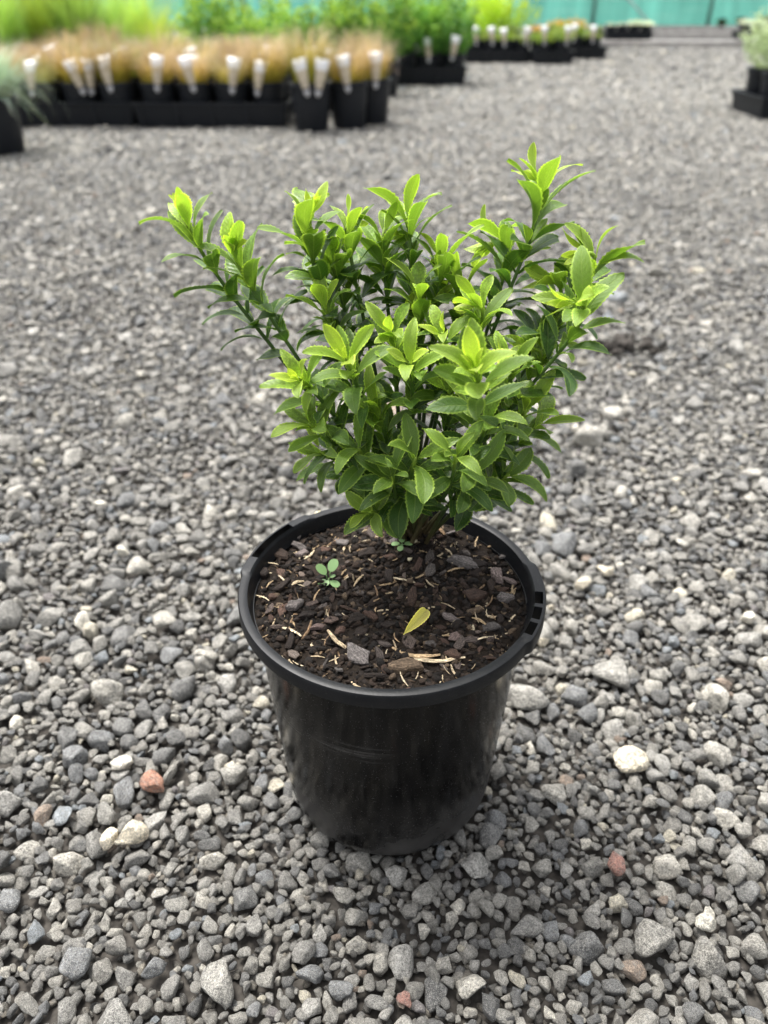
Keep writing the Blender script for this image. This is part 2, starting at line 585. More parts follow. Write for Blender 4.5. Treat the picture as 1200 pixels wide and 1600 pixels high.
def points_object(name, P, ROT, SCL, IDX, coll, parent=None):
    """one mesh of points; geometry nodes set a shape from coll on every point"""
    me = bpy.data.meshes.new(name)
    me.vertices.add(len(P))
    me.vertices.foreach_set('co', np.asarray(P, np.float32).ravel())
    for k, arr in (('rot', ROT), ('scl', SCL)):
        a = me.attributes.new(k, 'FLOAT_VECTOR', 'POINT')
        a.data.foreach_set('vector', np.asarray(arr, np.float32).ravel())
    a = me.attributes.new('idx', 'INT', 'POINT')
    a.data.foreach_set('value', np.asarray(IDX, np.int32))
    o = bpy.data.objects.new(name, me)
    link(o, parent)
    g = bpy.data.node_groups.new(name, 'GeometryNodeTree')
    g.interface.new_socket('Geometry', in_out='INPUT', socket_type='NodeSocketGeometry')
    g.interface.new_socket('Geometry', in_out='OUTPUT', socket_type='NodeSocketGeometry')
    gi, go = g.nodes.new('NodeGroupInput'), g.nodes.new('NodeGroupOutput')
    ci = g.nodes.new('GeometryNodeCollectionInfo')
    ci.inputs['Collection'].default_value = coll
    ci.inputs['Separate Children'].default_value = True
    ci.inputs['Reset Children'].default_value = True
    ip = g.nodes.new('GeometryNodeInstanceOnPoints')
    ip.inputs['Pick Instance'].default_value = True
    def na(nm, ty):
        nd = g.nodes.new('GeometryNodeInputNamedAttribute')
        nd.data_type = ty
        nd.inputs['Name'].default_value = nm
        return nd.outputs['Attribute']
    er = g.nodes.new('FunctionNodeEulerToRotation')
    L = g.links
    L.new(gi.outputs[0], ip.inputs['Points'])
    L.new(ci.outputs[0], ip.inputs['Instance'])
    L.new(na('idx', 'INT'), ip.inputs['Instance Index'])
    L.new(na('rot', 'FLOAT_VECTOR'), er.inputs[0])
    L.new(er.outputs[0], ip.inputs['Rotation'])
    L.new(na('scl', 'FLOAT_VECTOR'), ip.inputs['Scale'])
    L.new(ip.outputs[0], go.inputs[0])
    mod = o.modifiers.new('scatter', 'NODES')
    mod.node_group = g
    return o

# ------------------------------------------------------------------ ground
POT = Vector((0.004, 0.392, 0.0))
RIM_Z = 0.193
GZ = -0.0165
ground = mobj('ground', mesh('ground', [(-150, -60, GZ), (150, -60, GZ), (150, 240, GZ), (-150, 240, GZ)], [(0, 1, 2, 3)], False), M_GROUND)
ground['kind'] = 'structure'
M_DIRT = flat_material('damp dirt', (0.055, 0.050, 0.044), 0.95, 0.45, 220.0, 0.2)
bed = mobj('ground_fines', mesh('ground_fines', [(-3.2, -0.6, GZ + 0.004), (3.2, -0.6, GZ + 0.004), (3.2, 4.9, GZ + 0.004), (-3.2, 4.9, GZ + 0.004)], [(0, 1, 2, 3)], False), M_DIRT)
bed['kind'] = 'structure'

NSTONE = 36
stones = [stone_mesh(100 + i) for i in range(NSTONE)]
for me in stones:
    me.materials.append(M_STONE)
fines = [stone_mesh(180 + i, 2) for i in range(6)]
for me in fines:
    me.materials.append(M_FINES)
stones_c = unlinked('stone_shape', stones + fines)

def scatter_zone(x0, x1, y0, y1, levels, cell):
    """jittered grids of ever smaller stones; a raster keeps them from piling into each other"""
    nx, ny = int((x1 - x0) / cell) + 1, int((y1 - y0) / cell) + 1
    occ = np.zeros((nx + 80, ny + 80), bool)
    out = []
    for r, keep, free in levels:
        s = r * 2.02
        gx, gy = np.meshgrid(np.arange(x0, x1, s), np.arange(y0, y1, s * 0.87), indexing='ij')
        gx = gx + (np.arange(gx.shape[1]) % 2) * s * 0.5
        gx = (gx + rng.uniform(-.34, .34, gx.shape) * s).ravel()
        gy = (gy + rng.uniform(-.34, .34, gy.shape) * s).ravel()
        ok = rng.random(gx.size) < keep
        depth = gy * CP + CAM_H * SP
        ok &= np.abs(gx) < 0.5 * depth + 0.30 + 0.06 * gy
        ok &= rng.random(gx.size) > ((gy - 4.9) / 1.5 if y1 < 7 else 0.25 + (gy - 8.0) / 4.5)
        ok &= np.hypot(gx - POT.x, gy - POT.y) > 0.068 + 0.62 * r
        if r > 0.010:
            ok &= np.hypot(gx - POT.x, gy - POT.y) > 0.14
        ix, iy = ((gx - x0) / cell).astype(int) + 40, ((gy - y0) / cell).astype(int) + 40
        ok &= (ix >= 0) & (iy >= 0) & (ix < nx + 79) & (iy < ny + 79)
        gx, gy, ix, iy = gx[ok], gy[ok], ix[ok], iy[ok]
        q = max(1, int(r * free / cell))
        hit = occ[ix, iy].copy()
        for a in range(8):
            dx, dy = int(round(q * math.cos(a * math.pi / 4))), int(round(q * math.sin(a * math.pi / 4)))
            hit |= occ[np.clip(ix + dx, 0, nx + 79), np.clip(iy + dy, 0, ny + 79)]
        gx, gy, ix, iy = gx[~hit], gy[~hit], ix[~hit], iy[~hit]
        rr = r * rng.uniform(0.82, 1.22, gx.size)
        k = max(1, int(r * 0.80 / cell))
        for dx in range(-k, k + 1):
            for dy in range(-k, k + 1):
                if dx * dx + dy * dy <= k * k:
                    occ[np.clip(ix + dx, 0, nx + 79), np.clip(iy + dy, 0, ny + 79)] = True
        out.append(np.stack([gx, gy, rr], 1))
    return np.concatenate(out)

near = scatter_zone(-1.25, 1.25, 0.0, 1.35,
                    [(0.0170, 0.032, 0.6), (0.0120, 0.10, 0.7), (0.0092, 0.22, 0.75), (0.0070, 0.30, 0.8), (0.0054, 0.50, 0.8), (0.0041, 0.85, 0.8), (0.0030, 1.0, 0.8)], 0.0012)
mid = scatter_zone(-2.1, 2.1, 1.35, 3.0, [(0.0165, 0.025, 0.7), (0.0120, 0.07, 0.75), (0.0090, 0.18, 0.8), (0.0064, 0.5, 0.8), (0.0045, 0.95, 0.8)], 0.0022)
far2 = scatter_zone(-6.6, 6.6, 4.9, 12.0, [(0.0200, 0.10, 0.7), (0.0125, 0.60, 0.75)], 0.006)
far = scatter_zone(-3.6, 3.6, 3.0, 6.4, [(0.0160, 0.04, 0.7), (0.0105, 0.25, 0.8), (0.0078, 0.9, 0.8)], 0.0035)
fx = rng.uniform(-1.25, 1.25, 44000)
fy = rng.uniform(0.0, 1.4, 44000)
okf = (np.abs(fx) < 0.5 * (fy * CP + CAM_H * SP) + 0.28) & (np.hypot(fx - POT.x, fy - POT.y) > 0.062)
fill = np.stack([fx, fy, rng.uniform(0.0020, 0.0046, fx.size)], 1)[okf]
top = np.concatenate([near, mid, far, far2])
rr = top[:, 2]
ztop = np.clip(-0.0075 + 0.30 * rr + rng.normal(0, 0.0019, rr.size), -0.02, 0.02)
und = 0.0035 * np.sin(top[:, 0] * 9.0 + 1.3 * np.sin(top[:, 1] * 5.0)) * np.sin(top[:, 1] * 8.0 + 0.7)
ztop += und * (np.hypot(top[:, 0] - POT.x, top[:, 1] - POT.y) > 0.12)
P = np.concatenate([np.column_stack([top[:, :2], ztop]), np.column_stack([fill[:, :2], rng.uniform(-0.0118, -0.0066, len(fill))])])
RAD = np.concatenate([rr, fill[:, 2]])
N = len(P)
ROT = np.column_stack([rng.normal(0, 0.30, N), rng.normal(0, 0.30, N), rng.uniform(0, 6.283, N)])
SCL = RAD[:, None] * np.column_stack([rng.uniform(0.92, 1.18, N), rng.uniform(0.82, 1.12, N), rng.uniform(0.8, 1.15, N)])
IDX = rng.integers(0, NSTONE, N)
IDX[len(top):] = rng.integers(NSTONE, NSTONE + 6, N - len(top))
px, py, dep = project(P)
size = RAD / dep
inside = (px > -20) & (px < 1220) & (py > 0) & (py < 1640) & (np.arange(N) < len(top))
pick = np.argsort(np.where(inside, -size, 1.0))[:300]
mask = np.zeros(N, bool)
mask[pick] = True
for i in pick:
    o = bpy.data.objects.new('stone', stones[IDX[i]])
    o.location = P[i]
    o.rotation_euler = ROT[i]
    o.scale = SCL[i]
    link(o, ground)
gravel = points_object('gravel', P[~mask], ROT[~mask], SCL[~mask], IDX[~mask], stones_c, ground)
gravel['kind'] = 'stuff'

# pale and rusty stones that stand out in the photograph
def odd_stone(px_, py_, r, mat, z=0.004, idx=None, flat=1.0):
    p = on_plane(px_, py_, z)
    o = bpy.data.objects.new('stone', stones[random.randrange(NSTONE) if idx is None else idx])
    o.location = p
    o.rotation_euler = (random.uniform(-.3, .3), random.uniform(-.3, .3), random.uniform(0, 6.28))
    o.scale = (r, r * 0.9, r * flat)
    link(o, ground)
    o.material_slots[0].link = 'OBJECT'
    o.material_slots[0].material = mat
for q in ((910, 912, 0.0115, M_PALE), (947, 892, 0.0105, M_PALE), (862, 948, 0.0045, M_PALE), (850, 1003, 0.0055, M_PALE), (985, 1190, 0.0150, M_PALE),
          (205, 1305, 0.0120, M_PALE), (172, 1310, 0.0085, M_PALE), (360, 1200, 0.0070, M_PALE), (192, 1192, 0.0090, M_PALE), (1168, 966, 0.0075, M_PALE),
          (240, 1222, 0.0130, M_RUST), (965, 1348, 0.0095, M_RUST), (632, 1560, 0.0060, M_RUST), (1105, 1438, 0.0090, M_PALE), (190, 860, 0.0095, M_PALE), (160, 787, 0.0085, M_PALE)):
    odd_stone(*q)

# ------------------------------------------------------------------ the potted shrub: pot
shrub = empty('potted_shrub', POT)
tag(shrub, 'young bright green shrub with toothed yellow-edged leaves in glossy black pot, alone on the gravel', 'potted plant')

prof = [(0.0, 0.0035), (0.066, 0.0035), (0.0705, 0.001), (0.0735, 0.0022), (0.0765, 0.0075), (0.0782, 0.0150)]
for i in range(1, 15):
    f = i / 14
    prof.append((0.0782 + (0.0896 - 0.0782) * f, 0.015 + (RIM_Z - 0.0254) * f))
V, F = lathe(prof, 160)
wall = mobj('pot_wall', mesh('pot_wall', V, F), M_POT, shrub)

def rim_mesh(n=360):
    arcs = [R(-11), R(151)]
    half = R(25)
    V, F = [], []
    def ad(a, c):
        return (a - c + math.pi) % (2 * math.pi) - math.pi
    slot = []
    for i in range(n):
        a = 2 * math.pi * i / n
        d0 = min((ad(a, c) for c in arcs), key=abs)
        k = min(1.0, max(0.0, (half - abs(d0)) / R(3.5)))
        k = k * k * (3 - 2 * k)
        Ro = 0.0988 + 0.0022 * k
        am = 2 * math.pi * (i + 0.5) / n
        d = min((ad(am, c) for c in arcs), key=abs)
        deg = math.degrees(d)
        slot.append(any(lo < deg < hi for lo, hi in (((-20, -13), (-11, -4), (-2, 5)) if abs(ad(am, arcs[0])) < 1 else ((-13, 13),))))
        zt = RIM_Z + 0.0006 * k
        pts = [(Ro - 0.0010, RIM_Z - 0.0104), (Ro, RIM_Z - 0.0096), (Ro, zt - 0.0016), (Ro - 0.0008, zt - 0.0003), (Ro - 0.0022, zt),        # 0..4 outside, top lip
               (0.0938, zt), (0.0926, RIM_Z - 0.0005), (0.0918, RIM_Z - 0.0025), (0.0889, RIM_Z - 0.0140), (0.0862, RIM_Z - 0.047),            # 5..9 inside
               (Ro - 0.0022, RIM_Z - 0.0104), (0.0893, RIM_Z - 0.0104)]                                                                     # 10, 11 underside
        for r, z in pts:
            V.append((r * math.cos(a), r * math.sin(a), z))
    m = 12
    for i in range(n):
        j = (i + 1) % n
        q = lambda a, b: F.append((i * m + a, j * m + a, j * m + b, i * m + b))
        for k in range(9):
            if k == 4 and slot[i]:
                continue
            q(k, k + 1)
        q(10, 0)
        if not slot[i]:
            q(11, 10)
        else:
            q(4, 10)
            q(5, 11)
        if slot[i] != slot[j]:
            F.append((j * m + 4, j * m + 5, j * m + 11, j * m + 10))
    me = mesh('pot_rim', V, F)
    me.set_sharp_from_angle(angle=R(38))
    return me
mobj('pot_rim', rim_mesh(), M_RIM, shrub)

# ------------------------------------------------------------------ potting mix
SOIL = RIM_Z - 0.0120
def soil_h(x, y):
    v = Vector((x, y, 0))
    return SOIL + 0.0035 * noise.noise(v * 28) + 0.0022 * noise.noise(v * 75 + Vector((5, 1, 0))) + 0.004 * math.exp(-((x - 0.015) ** 2 + (y - 0.06) ** 2) / 0.0012)
V, F = [(0, 0, soil_h(0, 0))], []
NR, NA = 34, 96
for i in range(1, NR + 1):
    r = 0.0893 * i / NR
    for k in range(NA):
        a = 2 * math.pi * k / NA
        x, y = r * math.cos(a), r * math.sin(a)
        V.append((x, y, soil_h(x, y) + random.uniform(-.0006, .0006)))
for k in range(NA):
    F.append((0, 1 + k, 1 + (k + 1) % NA))
for i in range(NR - 1):
    for k in range(NA):
        l = (k + 1) % NA
        F.append((1 + i * NA + k, 1 + (i + 1) * NA + k, 1 + (i + 1) * NA + l, 1 + i * NA + l))
mix = mobj('potting_mix', mesh('potting_mix', V, F), M_SOIL, shrub)

chips = [chip_mesh(500 + i) for i in range(12)]
splints = [splinter_mesh(700 + i) for i in range(8)]
for me in chips:
    me.materials.append(M_BARK)
for me in splints:
    me.materials.append(M_WOOD)
crumb_m = [chip_mesh(800 + i) for i in range(8)] + [stone_mesh(850 + i, 1) for i in range(4)]
for me in crumb_m:
    me.materials.append(M_BARKD)
fine_w = [splinter_mesh(900 + i) for i in range(4)]
for me in fine_w:
    me.materials.append(M_WOOD)
crumb_c = unlinked('crumb_shape', crumb_m + fine_w)

nC = 3600
rad = 0.0875 * np.sqrt(rng.random(nC))
ang = rng.uniform(0, 6.283, nC)
cx, cy = rad * np.cos(ang), rad * np.sin(ang)
cz = np.array([soil_h(a, b) for a, b in zip(cx, cy)]) + rng.uniform(-.0008, .0010, nC)
cidx = rng.integers(0, 12, nC)
wood = rng.random(nC) < 0.07
cidx[wood] = rng.integers(12, 16, wood.sum())
cs = np.where(wood, rng.uniform(0.0022, 0.0052, nC), rng.uniform(0.0010, 0.0036, nC) ** 1.0)
crumbs = points_object('fine_bark', np.column_stack([cx, cy, cz]), np.column_stack([rng.normal(0, .5, nC), rng.normal(0, .5, nC), rng.uniform(0, 6.28, nC)]),
                       np.column_stack([cs, cs, cs]), cidx, crumb_c, mix)
crumbs['kind'] = 'stuff'

placed = []
def free_spot(r):
    for _ in range(60):
        q = 0.085 * math.sqrt(random.random())
        a = random.uniform(0, 6.283)
        x, y = q * math.cos(a), q * math.sin(a)
        if math.hypot(x, y) + r < 0.088 and all(math.hypot(x - u, y - w) > 0.7 * (r + s) for u, w, s in placed):
            placed.append((x, y, r))
            return x, y
    return None

def soil_piece(name, me, x, y, s, rz, tilt=0.25, dz=0.0, sc=(1, 1, 1), mat=None, label=None):
    o = bpy.data.objects.new(name, me)
    o.location = (x, y, soil_h(x, y) + dz)
    o.rotation_euler = (random.gauss(0, tilt), random.gauss(0, tilt), rz)
    o.scale = (s * sc[0], s * sc[1], s * sc[2])
    link(o, mix)
    if mat is not None:
        o.material_slots[0].link = 'OBJECT'
        o.material_slots[0].material = mat
    if label:
        o['label'] = label
    return o

def soil_at(px_, py_):
    p = on_plane(px_, py_, SOIL)
    return p.x - POT.x, p.y - POT.y

# the large pieces the photograph shows one by one: px, py, radius, turn, mesh, material
for px_, py_, s, rz, k, m, lb in (
        (725, 882, 0.0125, -0.3, 0, M_GREYB, 'large grey weathered bark chunk'), (777, 903, 0.0095, 1.7, 1, M_GREYB, None), (789, 873, 0.0068, 0.1, 2, M_GREYB, None),
        (742, 928, 0.0105, 0.2, 3, M_BARK, None), (560, 1030, 0.0115, -0.9, 4, M_GREYB, 'reddish grey bark chip at the front rim'), (435, 871, 0.0100, -0.1, 5, M_BARK, None),
        (470, 867, 0.0062, 0.5, 6, M_GREYB, None), (462, 950, 0.0080, 0.7, 7, M_GREYB, None), (465, 843, 0.0062, 0.9, 8, M_GREYB, None),
        (790, 938, 0.0080, -0.5, 9, M_GREYB, None), (740, 955, 0.0065, 0.3, 10, M_BARKD, None), (410, 900, 0.0080, -1.0, 11, M_BARK, None),
        (632, 1043, 0.0120, 0.1, 0, M_BARKD, None), (480, 965, 0.0065, 0.4, 1, M_BARK, None), (556, 970, 0.0085, 0.6, 2, M_BARKD, None)):
    x, y = soil_at(px_, py_)
    placed.append((x, y, s * 0.8))
    soil_piece('bark_chip', chips[k], x, y, s, rz, 0.15, 0.0018, (1, 1, 0.9), m, lb)
for px_, py_, s, rz, k in ((680, 1030, 0.0180, -0.12, 0), (410, 935, 0.0062, -0.6, 1), (466, 918, 0.0060, 0.9, 2), (620, 1000, 0.0045, -1.2, 3), (452, 990, 0.0095, -0.55, 4),
                           (630, 912, 0.0085, -0.4, 5), (744, 852, 0.0055, 1.3, 6), (764, 855, 0.0050, 1.2, 7), (764, 940, 0.0070, 1.1, 0), (750, 1003, 0.0085, 0.3, 1),
                           (683, 835, 0.0080, -0.9, 2), (459, 838, 0.0055, 1.4, 3), (712, 893, 0.0070, 0.5, 4), (538, 900, 0.0045, 1.2, 5), (700, 950, 0.0055, -0.7, 6),
                           (530, 1005, 0.0095, -0.6, 7), (650, 1020, 0.0150, -0.25, 3), (748, 972, 0.0055, -0.8, 2), (424, 887, 0.0055, -0.2, 1), (495, 935, 0.0055, 1.2, 4)):
    x, y = soil_at(px_, py_)
    placed.append((x, y, s * 0.4))
    soil_piece('wood_splinter', splints[k], x, y, s, rz, 0.2, 0.0022)
for i in range(135):
    s = random.choice((0.0035, 0.0042, 0.0052, 0.0064, 0.0078))
    q = free_spot(s)
    if q:
        soil_piece('bark_chip', random.choice(chips), q[0], q[1], s, random.uniform(0, 6.28), 0.35, 0.0008, (1, random.uniform(.55, 1.1), random.uniform(0.45, 0.85)))
for i in range(26):
    s = random.uniform(0.0065, 0.0095)
    q = free_spot(s * 0.6)
    if q:
        soil_piece('bark_chip', random.choice(chips), q[0], q[1], s, random.uniform(0, 6.28), 0.22, 0.0018, (1, random.uniform(.6, 1.0), 0.5), random.choice((None, None, M_GREYB)))
for i in range(48):
    s = random.uniform(0.003, 0.0068)
    q = free_spot(s * 0.5)
    if q:
        soil_piece('wood_splinter', random.choice(splints), q[0], q[1], s, random.uniform(0, 6.28), 0.3, 0.0016, (1, random.uniform(.6, 1.1), 1))
M_PRILL = flat_material('cream prill', (0.62, 0.55, 0.36), 0.5)
for px_, py_, s in ((495, 808, 0.0035), (648, 858, 0.0020), (640, 884, 0.0018), (555, 845, 0.0016)):
    x, y = soil_at(px_, py_)
    o = soil_piece('fertiliser_grain', crumb_m[8], x, y, s, 0.4, 0.3, 0.0022, (1, 1, 1), M_PRILL)

# ------------------------------------------------------------------ leaves
def leaf_mesh(seed, arch, fold, wid, young=False, tooth=0.095):
    """unit leaf along +x, upper side +z"""
    r = random.Random(seed)
    nu, cols = 26, (-1.0, -0.78, -0.38, 0.0, 0.38, 0.78, 1.0)
    V, F, A = [], [], []
    twist, side = r.uniform(-0.25, 0.25), r.uniform(-0.07, 0.07)
    wav, wp = r.uniform(0.012, 0.035), r.uniform(0, 6)
    x = z = 0.0
    peak = r.uniform(0.52, 0.63)
    for i in range(nu + 1):
        u = i / nu
        th = 0.28 * (1 - u) * (0.6 if young else 1.0) - arch * u ** 1.25
        if i:
            x += math.cos(th) / nu
            z += math.sin(th) / nu
        e = math.log(0.5) / math.log(peak)
        w = wid * max(0.0, math.sin(math.pi * u ** e)) ** 0.72
        if u < 0.16:
            w = max(w * (u / 0.16) ** 0.45, 0.022)
        if i == nu:
            w = 0.004
        tth = (1 + tooth * r.uniform(0.3, 1.5)) if i % 2 else (1 - tooth * r.uniform(0.2, 1.1))
        tth = tth if 0.2 < u < 0.97 else 1.0
        fo = fold * (1 - 0.35 * u)
        tw = twist * u
        for c in cols:
            cc = c * w * (tth if abs(c) == 1.0 else 1.0)
            yy = cc * math.cos(fo)
            zz = abs(cc) * math.sin(fo) - 0.5 * abs(c) ** 3 * w * 0.22 + wav * c * math.sin(u * 7 + wp) * abs(c)
            y2, z2 = yy * math.cos(tw) - zz * math.sin(tw), yy * math.sin(tw) + zz * math.cos(tw)
            V.append((x - math.sin(th) * z2, y2 + side * math.sin(math.pi * u), z + math.cos(th) * z2))
            A.append((u, c, 0))
    m = len(cols)
    for i in range(nu):
        for k in range(m - 1):
            F.append((i * m + k, (i + 1) * m + k, (i + 1) * m + k + 1, i * m + k + 1))
    return V, F, A

OLD = [leaf_mesh(10 + i, random.uniform(0.25, 1.05), random.uniform(0.22, 0.62), random.uniform(0.135, 0.178)) for i in range(22)]
YNG = [leaf_mesh(240 + i, random.uniform(-0.1, 0.5), random.uniform(0.30, 0.60), random.uniform(0.135, 0.170), True, 0.05) for i in range(8)]
LEAVES = OLD + YNG
LEAF_ME = []
for v, f, a in LEAVES:
    me = mesh('leaf', v, f, True, {'luv': a})
    me.materials.append(M_LEAF)
    LEAF_ME.append(me)

BASE = Vector((0.020, 0.455, SOIL + 0.002))
def lerp(a, b, t):
    return tuple(x + (y - x) * t for x, y in zip(a, b))
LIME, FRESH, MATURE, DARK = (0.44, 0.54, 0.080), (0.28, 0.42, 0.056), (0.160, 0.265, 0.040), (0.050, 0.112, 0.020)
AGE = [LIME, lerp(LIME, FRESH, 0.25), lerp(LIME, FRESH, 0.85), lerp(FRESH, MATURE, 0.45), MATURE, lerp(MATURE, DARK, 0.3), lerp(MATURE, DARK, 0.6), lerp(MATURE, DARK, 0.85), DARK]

# apex pixel, apex distance Y, nodes with leaves, leaf scale, way-point pixel (or None), first node index (0 = soft tip)
STEMS = [
    (288, 338, 0.450, 12, 0.95, (392, 500), 0), (366, 388, 0.440, 11, 0.95, (432, 510), 0), (484, 332, 0.455, 13, 1.0, (512, 480), 0),
    (548, 352, 0.475, 12, 0.95, (562, 470), 0), (628, 336, 0.500, 12, 1.0, (642, 450), 0), (684, 400, 0.485, 11, 1.0, (680, 500), 0),
    (840, 282, 0.490, 13, 1.05, (806, 430), 0), (768, 380, 0.505, 10, 1.0, (776, 470), 0), (914, 396, 0.450, 11, 1.0, (876, 500), 0),
    (892, 474, 0.410, 10, 1.15, (862, 565), 0), (742, 478, 0.440, 10, 1.0, (738, 560), 0), (742, 574, 0.362, 8, 1.22, (728, 690), 0),
    (540, 560, 0.395, 9, 1.12, (574, 650), 0), (466, 590, 0.395, 8, 0.95, (530, 660), 0), (640, 566, 0.405, 8, 1.0, (645, 650), 1),
    (836, 545, 0.440, 8, 0.95, (806, 620), 1), (578, 800, 0.385, 5, 1.0, (605, 808), 1), (604, 358, 0.490, 7, 0.9, (605, 470), 1),
    (524, 395, 0.470, 10, 0.95, (540, 490), 0), (712, 440, 0.475, 10, 0.95, (710, 530), 1),
    (858, 440, 0.465, 9, 0.95, (836, 540), 1), (690, 520, 0.425, 9, 1.0, (690, 610), 1),
    (790, 560, 0.415, 8, 1.0, (770, 640), 1), (508, 470, 0.440, 9, 0.95, (540, 570), 1),
    (652, 452, 0.460, 9, 1.0, (655, 530), 1), (610, 520, 0.425, 8, 0.95, (620, 600), 1), (612, 745, 0.384, 6, 1.05, (620, 790), 4), (560, 700, 0.400, 6, 1.0, (590, 755), 3),
    (500, 705, 0.405, 6, 1.0, (560, 750), 2), (845, 660, 0.435, 6, 1.0, (780, 720), 2), (796, 742, 0.410, 6, 1.1, (730, 780), 3),
    (650, 715, 0.382, 7, 1.15, (640, 780), 3), (712, 712, 0.372, 5, 1.0, (690, 780), 3), (740, 742, 0.386, 6, 1.1, (700, 790), 4), 
    (822, 640, 0.425, 7, 1.05, (770, 710), 2), (482, 662, 0.400, 6, 1.0, (550, 720), 2), (762, 652, 0.400, 7, 1.1, (725, 730), 3), 
    (590, 640, 0.410, 7, 1.0, (610, 720), 2), (700, 610, 0.425, 7, 1.0, (690, 690), 2),
]
leaf_recs = []
for si, (ax, ay, Y, nn, ls, way, first) in enumerate(STEMS):
    rs = random.Random(1000 + si)
    tip = at(ax, ay, Y)
    w = at(way[0], way[1], BASE.y + (Y - BASE.y) * 0.62)
    b = BASE + Vector((rs.uniform(-.010, .010), rs.uniform(-.010, .010), -0.004))
    # cubic through the way-point
    c1 = b + (w - b) * 0.5 + Vector((0, 0, 0.004))
    pts = []
    for k in range(25):
        t = k / 24
        if t < 0.5:
            s = t / 0.5
            p = b * (1 - s) ** 2 + c1 * 2 * s * (1 - s) + w * s * s
        else:
            s = (t - 0.5) / 0.5
            c2 = w + (w - c1) * 0.55
            p = w * (1 - s) ** 2 + c2 * 2 * s * (1 - s) + tip * s * s
        pts.append(p)
    L = [0.0]
    for a, c in zip(pts, pts[1:]):
        L.append(L[-1] + (c - a).length)
    tot = L[-1]
    def along(s):
        s = max(0.0, min(tot, s))
        for k in range(24):
            if L[k + 1] >= s:
                f = (s - L[k]) / max(1e-9, L[k + 1] - L[k])
                return pts[k].lerp(pts[k + 1], f), (pts[k + 1] - pts[k]).normalized()
        return pts[-1], (pts[-1] - pts[-2]).normalized()
    radii = [0.0017 * (1 - 0.40 * (l / tot)) if tot > 0.1 else 0.0012 for l in L]
    radii[0] *= 1.5
    radii[-1] *= 0.6
    V, F = tube_vf([p - POT for p in pts], radii, 8)
    n_ring = [k // 8 for k in range(len(V))]
    st = mobj('stem', mesh('stem', V, F, True, {'luv': [(min(1.0, L[min(k, 24)] / tot), 0, 0) for k in n_ring]}), M_STEM, shrub)
    gap = [0.0008, 0.0032, 0.0075, 0.0135, 0.0210, 0.0290, 0.0375, 0.0465, 0.0555, 0.0650, 0.0745, 0.0840, 0.0940]
    lens = [0.0150, 0.0235, 0.0295, 0.0325, 0.0335, 0.0340, 0.0340, 0.0335, 0.0325, 0.0315, 0.031, 0.031, 0.031]
    angs = [10, 21, 31, 38, 43, 47, 51, 54, 57, 60, 63, 65, 67]
    phi = rs.uniform(0, 3.14)
    for q in range(nn):
        k = min(q + first, 12)
        s = tot - (gap[k] - gap[first] + 0.0006) * (0.9 + 0.1 * ls)
        if s < 0.02 * min(1, tot / 0.1):
            break
        p, tg = along(s)
        ref = Vector((0, 0, 1)) if abs(tg.z) < 0.95 else Vector((0, 1, 0))
        e1 = tg.cross(ref).normalized()
        e2 = tg.cross(e1).normalized()
        # a pair of leaves at each node and, lower down, the small pair of the bud in its axil
        pair = [(0, 1.0, 0.0), (1, 1.0, 0.0)]
        if k >= 3 and rs.random() < (0.15 if si < 2 else 0.42):
            pair += [(0.5, rs.uniform(0.45, 0.68), -16.0), (1.5, rs.uniform(0.45, 0.68), -16.0)]
        for half, small, dth in pair:
            a = phi + half * math.pi + rs.uniform(-.2, .2)
            rad_ = e1 * math.cos(a) + e2 * math.sin(a)
            th = R(angs[k] + rs.uniform(-8, 8) + (9 if ay > 650 else 0) + dth)
            d = (tg * math.cos(th) + rad_ * math.sin(th)).normalized()
            if k > 3:                                      # older leaves turn their faces to the light
                d = (d + Vector((0, 0, rs.uniform(-0.15, 0.25)))).normalized()
            up = (tg - d * tg.dot(d)).normalized()
            if k > 2:
                z_ = Vector((0, 0, 1))
                up = (up + 0.3 * (z_ - d * z_.dot(d))).normalized()
            yv = up.cross(d).normalized()
            roll = rs.uniform(-.2, .2)
            yv2 = yv * math.cos(roll) + up * math.sin(roll)
            up2 = d.cross(yv2)
            ln = ((1.06 if k >= 3 else 0.88) if ay < 420 else 0.88) * small * lens[k] * ls * rs.uniform(0.78, 1.12)
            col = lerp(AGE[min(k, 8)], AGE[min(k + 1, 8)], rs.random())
            if small < 1 and p.z - SOIL > 0.12:
                col = lerp(col, FRESH, 0.4)
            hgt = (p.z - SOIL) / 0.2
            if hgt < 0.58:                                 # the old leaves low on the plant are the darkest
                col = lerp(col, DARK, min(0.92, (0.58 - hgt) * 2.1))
            f = rs.uniform(0.82, 1.2)
            col = tuple(c * f for c in col)
            mi = rs.randrange(22, 30) if k < 2 else rs.randrange(0, 22)
            m = Matrix((d, yv2, up2)).transposed().to_4x4()
            m.translation = p - POT + rad_ * 0.0012
            m = m @ Matrix.Diagonal((ln, ln * rs.uniform(0.90, 1.10) * (1.03 if ay > 600 else 1.10 if ay < 480 else 1.02), ln, 1))
            mid_ = p + d * ln * 0.5
            leaf_recs.append((st, mi, m, col, mid_, ln))
        phi += math.pi / 2 + rs.uniform(-.2, .2)

